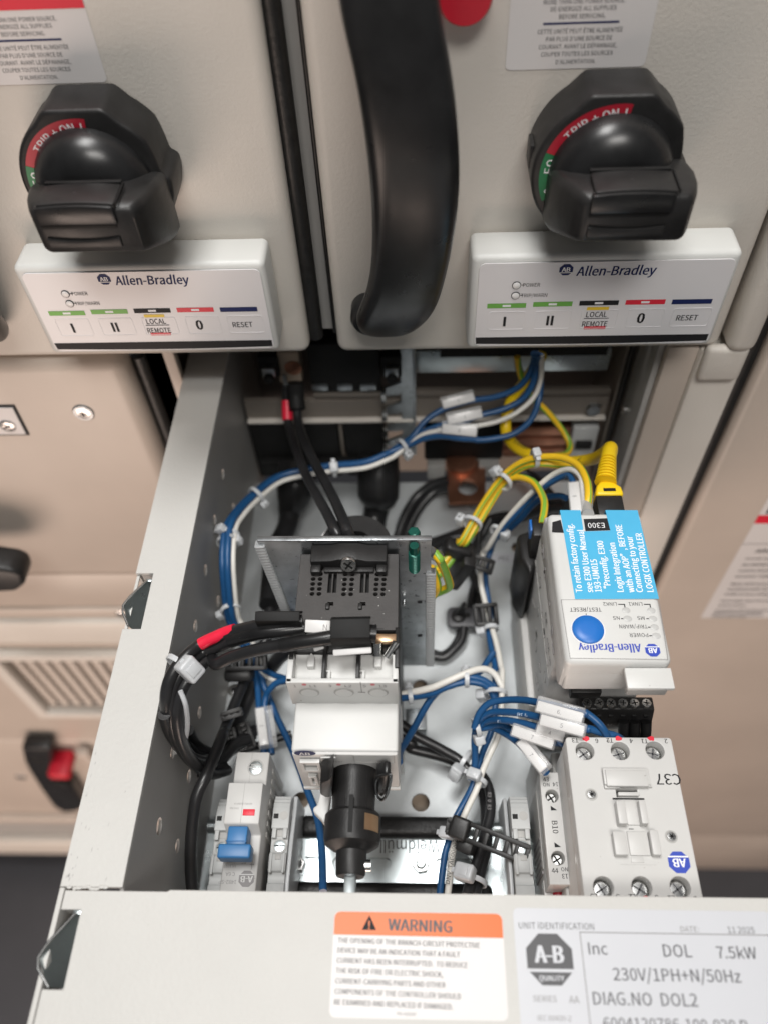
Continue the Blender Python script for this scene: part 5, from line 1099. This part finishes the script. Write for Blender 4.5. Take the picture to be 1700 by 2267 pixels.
cable(path(z6, ((480, 1210, 10), (600, 1180, 9), (680, 1150, 8), (770, 1120, 8))), 2.3, 'thin black lead passing from the harness below the breaker')
for P_, lab in ((((60, 1010, 118), (95, 1120, 98), (160, 1215, 74), (250, 1300, 54), (330, 1330, 44), (400, 1300, 38)), 'outermost black cable sagging along the bottom of the loop by the wall'), (((175, 1150, 62), (235, 1215, 48), (320, 1230, 36), (390, 1180, 30), (430, 1110, 28)), 'short black cable inside the loop bottom rising to the strap clamp')):
    cable(path(z6, P_), 2.8, lab)
# right of the breaker
ck = cable(path(z6, ((1370, 1060, 30), (1420, 1095, 28))) + path(w2, ((120, 620, 26), (250, 690, 24), (380, 760, 23), (500, 830, 22), (590, 920, 22), (690, 960, 22), (750, 1050, 23), (775, 1170, 24), (772, 1290, 25), (740, 1420, 26), (700, 1560, 28), (640, 1760, 30), (575, 1980, 34))), 2.6, 'upper of two black cables leaving the breaker to the right')
wire_print(ck, w2, (768, 1120), (765, 1370), 26, '83  0  83', 2.8, INKF, 2.5)
cable(path(z6, ((1370, 1145, 18), (1440, 1175, 16))) + path(w2, ((110, 745, 14), (280, 790, 13), (430, 835, 13), (560, 900, 13), (680, 1010, 14), (715, 1130, 16), (735, 1280, 18), (735, 1420, 20), (740, 1560, 22), (690, 1760, 26), (640, 1980, 30))), 2.9, 'lower of two black cables leaving the breaker to the right')
m = MB(); m.box(-7.5, 4, 172, 184, 0, 12, GALV, .5); tag(m.build('foot_plate'), 'small steel foot at the right foot of the white breaker', 'foot')
cable(path(z4, ((1330, 785, 26), (1240, 810, 22), (1150, 880, 16), (1085, 980, 12), (1045, 1090, 8), (1020, 1180, 6))), 3.2, 'outer black cable curving behind the copper lug')
cable(path(z4, ((1330, 825, 22), (1250, 850, 18), (1180, 920, 14), (1125, 1010, 10), (1090, 1100, 7), (1070, 1180, 6))), 3.2, 'inner black cable curving behind the copper lug')
cable(path(z5, ((300, 665, 30), (400, 690, 28), (480, 760, 26), (540, 830, 24), (580, 880, 22))), 3.6, 'black cable sweeping behind the yellow arches')
cable(path(z5, ((600, 830, 60), (520, 830, 44), (440, 850, 30), (400, 890, 22), (300, 900, 14), (200, 920, 9), (90, 970, 6), (-40, 1020, 5))) + path(d2, ((150, 830, 5),)), 2.7, 'black cable lying across the plate towards the bracket')
cable(path(z5, ((610, 860, 60), (520, 870, 44), (430, 890, 30), (350, 920, 20), (260, 935, 12))) + path(d2, ((640, 640, 8), (480, 760, 6), (330, 800, 5), (150, 890, 5))), 3.4, 'thicker black cable lying in front of the thin one towards the bracket')
cable(path(z5, ((590, 850, 40), (500, 855, 30), (420, 875, 22), (430, 905, 20), (520, 900, 26), (600, 880, 38))), 3.2, 'black cable coiled behind the relay top')
cable(path(d2, ((650, 680, 18), (640, 800, 16), (640, 950, 14))), 2.0, 'ribbed black lead dropping below the white tie')
cable(path(d2, ((760, 600, 16), (690, 740, 12), (590, 900, 9), (560, 1080, 9), (610, 1250, 9), (640, 1380, 8), (600, 1500, 7))), 2.8, 'black lead passing down behind the white and blue pair')
cable(path(d2, ((620, 1180, 10), (570, 1350, 8), (550, 1500, 6))), 2.0, 'thin black lead ending at the flat cable mount')
cable(path(d2, ((480, 1690, 6), (430, 1830, 5), (360, 1930, 4), (270, 1985, 4), (160, 1960, 4))), 2.5, 'black lead curling under the flat cable mount')
cable(path(d2, ((490, 1700, 8), (470, 1830, 7), (380, 1940, 6), (280, 2010, 5), (150, 1990, 5))), 2.5, 'second black lead curling under the flat cable mount')
m = MB(); P = [onz(w3(x, y), 100) for x, y in ((75, 180), (190, 140), (250, 150), (230, 330), (165, 440), (100, 330))]
m.prism([(p.x, p.y) for p in P], 40, 92, BLK, bev=2.5, seg=3); tag(m.build('current_sensor'), 'black rounded housing beside the upper flank of the relay', 'sensor')
m = MB(); a = onz(d2(1260, 600), 113); m.box(a.x - 4, a.x + 5, a.y - 10, a.y + 1, 88, 113, BLK, 1); m.box(a.x - 5, a.x - 2.6, a.y - 6, a.y + 1, 104, 112, SBLUE, .5); tag(m.build('side_plug'), 'black plug with a blue corner on the flank of the relay', 'plug')
# ------------------------------------------------------------------ ties and mounts
GT = 'white nylon cable ties'
def tie(cr, q, q2, z, R, head, label, ry=None, hs=1.0, tail=6.0, dz=0.0, back=None):
    p = onz(cr(*q), z); t = (onz(cr(*q2), z + dz) - p).normalized()
    zv = (EYE - p).normalized(); zv = (zv - t * zv.dot(t)).normalized(); xv = zv.cross(t)
    M_ = Matrix(((xv.x, zv.x, t.x, p.x), (xv.y, zv.y, t.y, p.y), (xv.z, zv.z, t.z, p.z), (0, 0, 0, 1)))   # local x across, y to the eye, z along the wire
    m = MB(); m.lathe([(R, -1.2), (R + .8, -1.15), (R + .9, 0), (R + .8, 1.15), (R, 1.2), (R, -1.2)], TIE, 28, M_ @ Matrix.Diagonal((1, (ry or R) / R, 1, 1)), caps=False)
    a = math.radians(head); hx, hy = math.cos(a), math.sin(a) * (ry or R) / R
    Mh = M_ @ T((hx * (R + 1.6 * hs), hy * (R + 1.6 * hs), 0)) @ Matrix.Rotation(a - math.pi / 2, 4, 'Z')
    o = None
    h = MB(); h.box(-2.6 * hs, 2.6 * hs, -1.9 * hs, 1.9 * hs, -2.1 * hs, 2.1 * hs, TIE, .7 * hs, 3, M=Mh); h.box(-1.2 * hs, 1.2 * hs, 1.8 * hs, 2.15 * hs, -1.3 * hs, 1.3 * hs, TIE, .15, M=Mh)
    tl = MB(); tl.box(-2.6 * hs - tail * .35, -2.5 * hs, -.6, .6, -1.2, 1.2, TIE, .25, M=Mh)
    o = m.build('cable_tie'); tag(o, label, 'cable tie', GT)
    h.build('head', o); tl.build('tail', o)
    return o
tie(z4, (1062, 595), (985, 640), 83, 4.6, 20, 'white cable tie below the comb bracket on the blue bundle', hs=1.15)
tie(z4, (674, 715), (560, 728), 70, 4.9, 95, 'white cable tie standing up on the blue bundle under the long black cables', hs=1.2)
tie(z4, (228, 872), (150, 940), 71, 5.0, -10, 'white cable tie where the blue loop turns along the side wall', hs=1.15)
tie(z4, (75, 1100), (62, 1140), 80, 5.2, 150, 'white cable tie with a tail to the perforated wall', hs=1.1)
tie(z4, (62, 1145), (56, 1175), 77, 5.4, 40, 'white cable tie directly below the tailed one at the wall', hs=1.1)
tie(z6, (430, 430), (445, 490), 56, 5.2, 200, 'white cable tie on the blue loop just above the red sleeve', hs=1.0)
P = path(z4, ((10, 1040, 70), (45, 1065, 78), (85, 1105, 86))); m = MB(); m.tube(P, 1.1, TIE, 8); tag(m.build('cable_tie'), 'white tie strip slanting from a wall hole to the blue loop', 'cable tie', GT)
# big tie on the black loop
tb = tie(z6, (150, 745), (110, 790), 128, 6.6, 68, 'large white cable tie round the three loop cables', hs=2.0, tail=2)
m = MB(); m.tube(path(z6, ((150, 880, 132), (180, 960, 126), (190, 1060, 112), (180, 1140, 98), (150, 1200, 86), (115, 1224, 78), (92, 1212, 70))), 1.1, TIE, 8); m.build('tail', tb)
tie(z5, (435, 605), (480, 597), 114, 4.2, 60, 'white cable tie on top of the yellow arch', hs=1.0)
tie(z5, (265, 725), (300, 690), 97, 5.2, 20, 'white cable tie where the yellow arches part', hs=1.25)
tie(z5, (105, 945), (140, 880), 77, 5.2, -20, 'white cable tie on the yellow bundle above the black clamp', hs=1.3)
tie(z5, (235, 985), (270, 940), 66, 3.6, 160, 'white cable tie on the white and blue pair above the black clamp', hs=1.25)
tie(d2, (765, 1715), (780, 1790), 36, 3.8, 190, 'white cable tie below the flat cable mount', hs=1.3)
tie(w2, (575, 160), (640, 160), 50, 4.0, -60, 'white cable tie on the crown of the blue arch', hs=1.2)
tie(w2, (105, 305), (160, 298), 56, 3.4, -50, 'white cable tie beside the breaker flank on the level wires', hs=1.0)
tie(w2, (815, 290), (815, 350), 43, 5.6, 200, 'white cable tie where the blue arch joins the right bundle', hs=1.35)
tie(w2, (655, 570), (690, 560), 57, 4.2, 200, 'white cable tie gathering the numbered blue wires', hs=1.25)
tie(w2, (555, 870), (600, 900), 20, 7.0, 130, 'wide white cable tie on the two black cables', hs=1.6)
tie(w2, (660, 1010), (630, 1080), 37, 4.6, 110, 'white cable tie on the right bundle above the rail', hs=1.3)
tie(w2, (455, 1490), (440, 1560), 31, 4.2, 120, 'white cable tie in front of the black ladder clamp', hs=1.3)
tie(w2, (610, 1840), (590, 1920), 30, 7.2, 110, 'large white cable tie on the black cables at the front edge', hs=1.8)
# black mounts
GM = 'black cable clamps'
def ladder(pts, w, h, n, name, label, M_=None):
    """perforated strap: two rails joined by rungs"""
    A, B = Vector(pts[0]), Vector(pts[1]); x = (B - A).normalized(); c = (A + B) / 2; L = (B - A).length
    zv = (EYE - c).normalized(); zv = (zv - x * zv.dot(x)).normalized(); y = zv.cross(x)
    M_ = Matrix(((x.x, y.x, zv.x, c.x), (x.y, y.y, zv.y, c.y), (x.z, y.z, zv.z, c.z), (0, 0, 0, 1)))
    m = MB()
    m.box(-L / 2, L / 2, w / 2 - 2.3, w / 2, -h, h, BLK, .4, M=M_); m.box(-L / 2, L / 2, -w / 2, -w / 2 + 2.3, -h, h, BLK, .4, M=M_)
    for i in range(n + 1): xx = -L / 2 + .6 + (L - 1.2) * i / n; m.box(xx - 1, xx + 1, -w / 2 + .8, w / 2 - .8, -h * .8, h * .8, BLK, .2, M=M_)
    return m, M_, L
A, B = onz(w2(560, 1430), 44), onz(w2(1085, 1640), 48)
m, M_, L = ladder((A, B), 9.6, 1.2, 6, '', '')
m.box(-L / 2 - 7, -L / 2 + 2, -5.2, 5.2, -5, 4, BLK, 1.4, 3, M=M_); m.box(-L / 2 - 2, -L / 2 + 6, -10, -3, -14, 0, BLK, 1.5, M=M_); tag(m.build('cable_clamp'), 'black ladder strap clamp reaching out over the rail to the right', 'clamp', GM)
A, B = onz(w2(410, 1390), 38), onz(w2(540, 1420), 38); m, M_, L = ladder((A, B), 8, 3.5, 3, '', ''); tag(m.build('cable_clamp'), 'black strap clamp round the blue and white pair at the rail', 'clamp', GM)
A, B = onz(d2(540, 1010), 55), onz(d2(770, 1080), 52); m, M_, L = ladder((A, B), 8.5, 2.6, 4, '', ''); m.box(L / 2 - 1, L / 2 + 1.4, -5, 4, -9, 2, BLK, .8, M=M_); tag(m.build('cable_clamp'), 'black strap clamp on the pair beside the earth wires', 'clamp', GM)
c = onz(d2(420, 930), 62); a, b = onz(d2(300, 910), 64), onz(d2(500, 960), 60); m = MB()
x = (b - a).normalized(); zv = Vector((0, 0, 1)); zv = (zv - x * zv.dot(x)).normalized(); y = zv.cross(x); M_ = Matrix(((x.x, y.x, zv.x, c.x), (x.y, y.y, zv.y, c.y), (x.z, y.z, zv.z, c.z), (0, 0, 0, 1)))
m.box(-9, 8, -4.5, 5.5, -4, 7, BLK, 3, 4, M=M_); m.box(3, 11, -10, 6, -26, 4, BLK, 2, M=M_); tag(m.build('cable_clamp'), 'black rubber clamp gripping the yellow bundle', 'clamp', GM)
t = thing('cable_mount', (*onz(d2(510, 1590), 10).xy, 0), 'flat dark grey cable mount with a wing nut and strap loop', 'cable mount')
c = [onz(d2(x, y), 10) for x, y in ((315, 1500), (690, 1490), (690, 1690), (320, 1680))]
m = MB(); xs = [p.x for p in c]; ys = [p.y for p in c]; m.prism(rrect(min(xs), max(xs), min(ys), max(ys), 4), 5, 10, mat('mount_grey', (.075, .075, .08), .45, bump=(900, .15)), bev=.8); p = onz(d2(530, 1575), 10); m.lathe([(1.8, 10), (1.7, 10.2)], BLK, 16, up(p.x, p.y, 0)); m.build('base', t)
p = onz(d2(435, 1590), 10); m = MB(); m.prism([(p.x - 4, 10), (p.x - 2, 14), (p.x + 1.5, 25), (p.x + 3.6, 27), (p.x + 4, 12), (p.x + 2, 10)], p.y - 1.1, p.y + 1.1, BLK, 'y', .6); m.lathe([(4.6, 9.9), (4, 11.5), (2, 12.5)], BLK, 16, up(p.x, p.y, 0)); m.build('wing_nut', t)
A, B = onz(d2(600, 1580), 38), onz(d2(825, 1560), 38); m, M_, L = ladder((A, B), 13, 4.5, 3, '', ''); m.build('strap', t)
A, B = onz(d1(370, 850), 44), onz(d1(870, 840), 44); m, M_, L = ladder((A, B), 9.5, 4, 5, '', '')
m.box(-L / 2 - 2, L / 2 - 8, -11, -3, -12, 1, BLK, 2.5, M=M_); m.box(-L / 2, L / 2 - 22, -4, 4, -4, 3, BLK, 1, M=M_); tag(m.build('cable_clamp'), 'black block clamp holding the blue wires under the loop cables', 'clamp', GM)
A, B = onz(d1(300, 1560), 46), onz(d1(560, 1480), 46); m, M_, L = ladder((A, B), 5, 3, 3, '', ''); tag(m.build('cable_clamp'), 'black strap clamp round the harness at the side wall', 'clamp', GM)
A, B = onz(d1(560, 1640), 30), onz(d1(680, 1960), 26); m, M_, L = ladder((A, B), 7, 1.2, 5, '', ''); tag(m.build('cable_clamp'), 'black ladder strap end hanging left of the tag numbered 2', 'clamp', GM)
A, B = onz(d1(400, 1700), 34), onz(d1(470, 2000), 28); m, M_, L = ladder((A, B), 6, 1.2, 5, '', ''); tag(m.build('cable_clamp'), 'black ladder strap end lying over the lower harness', 'clamp', GM)
# parts' wire tails under the six pole plug
for i, p in enumerate((A_ for A_ in (onz(w4(x, 390), 74) for x in (785, 865, 948)))):
    m = MB(); m.tube([p + Vector((0, 2, 6)), p + Vector((0, -3, 0)), p + Vector((0, -9, -14))], 2.6, BLKG, 12); tag(m.build('ferrule_wire'), ('black ferrule wire below the pole marked R04', 'black ferrule wire below the pole marked R03', 'black ferrule wire below the pole marked A1')[i], 'wire', 'ferrule wires under the plug')
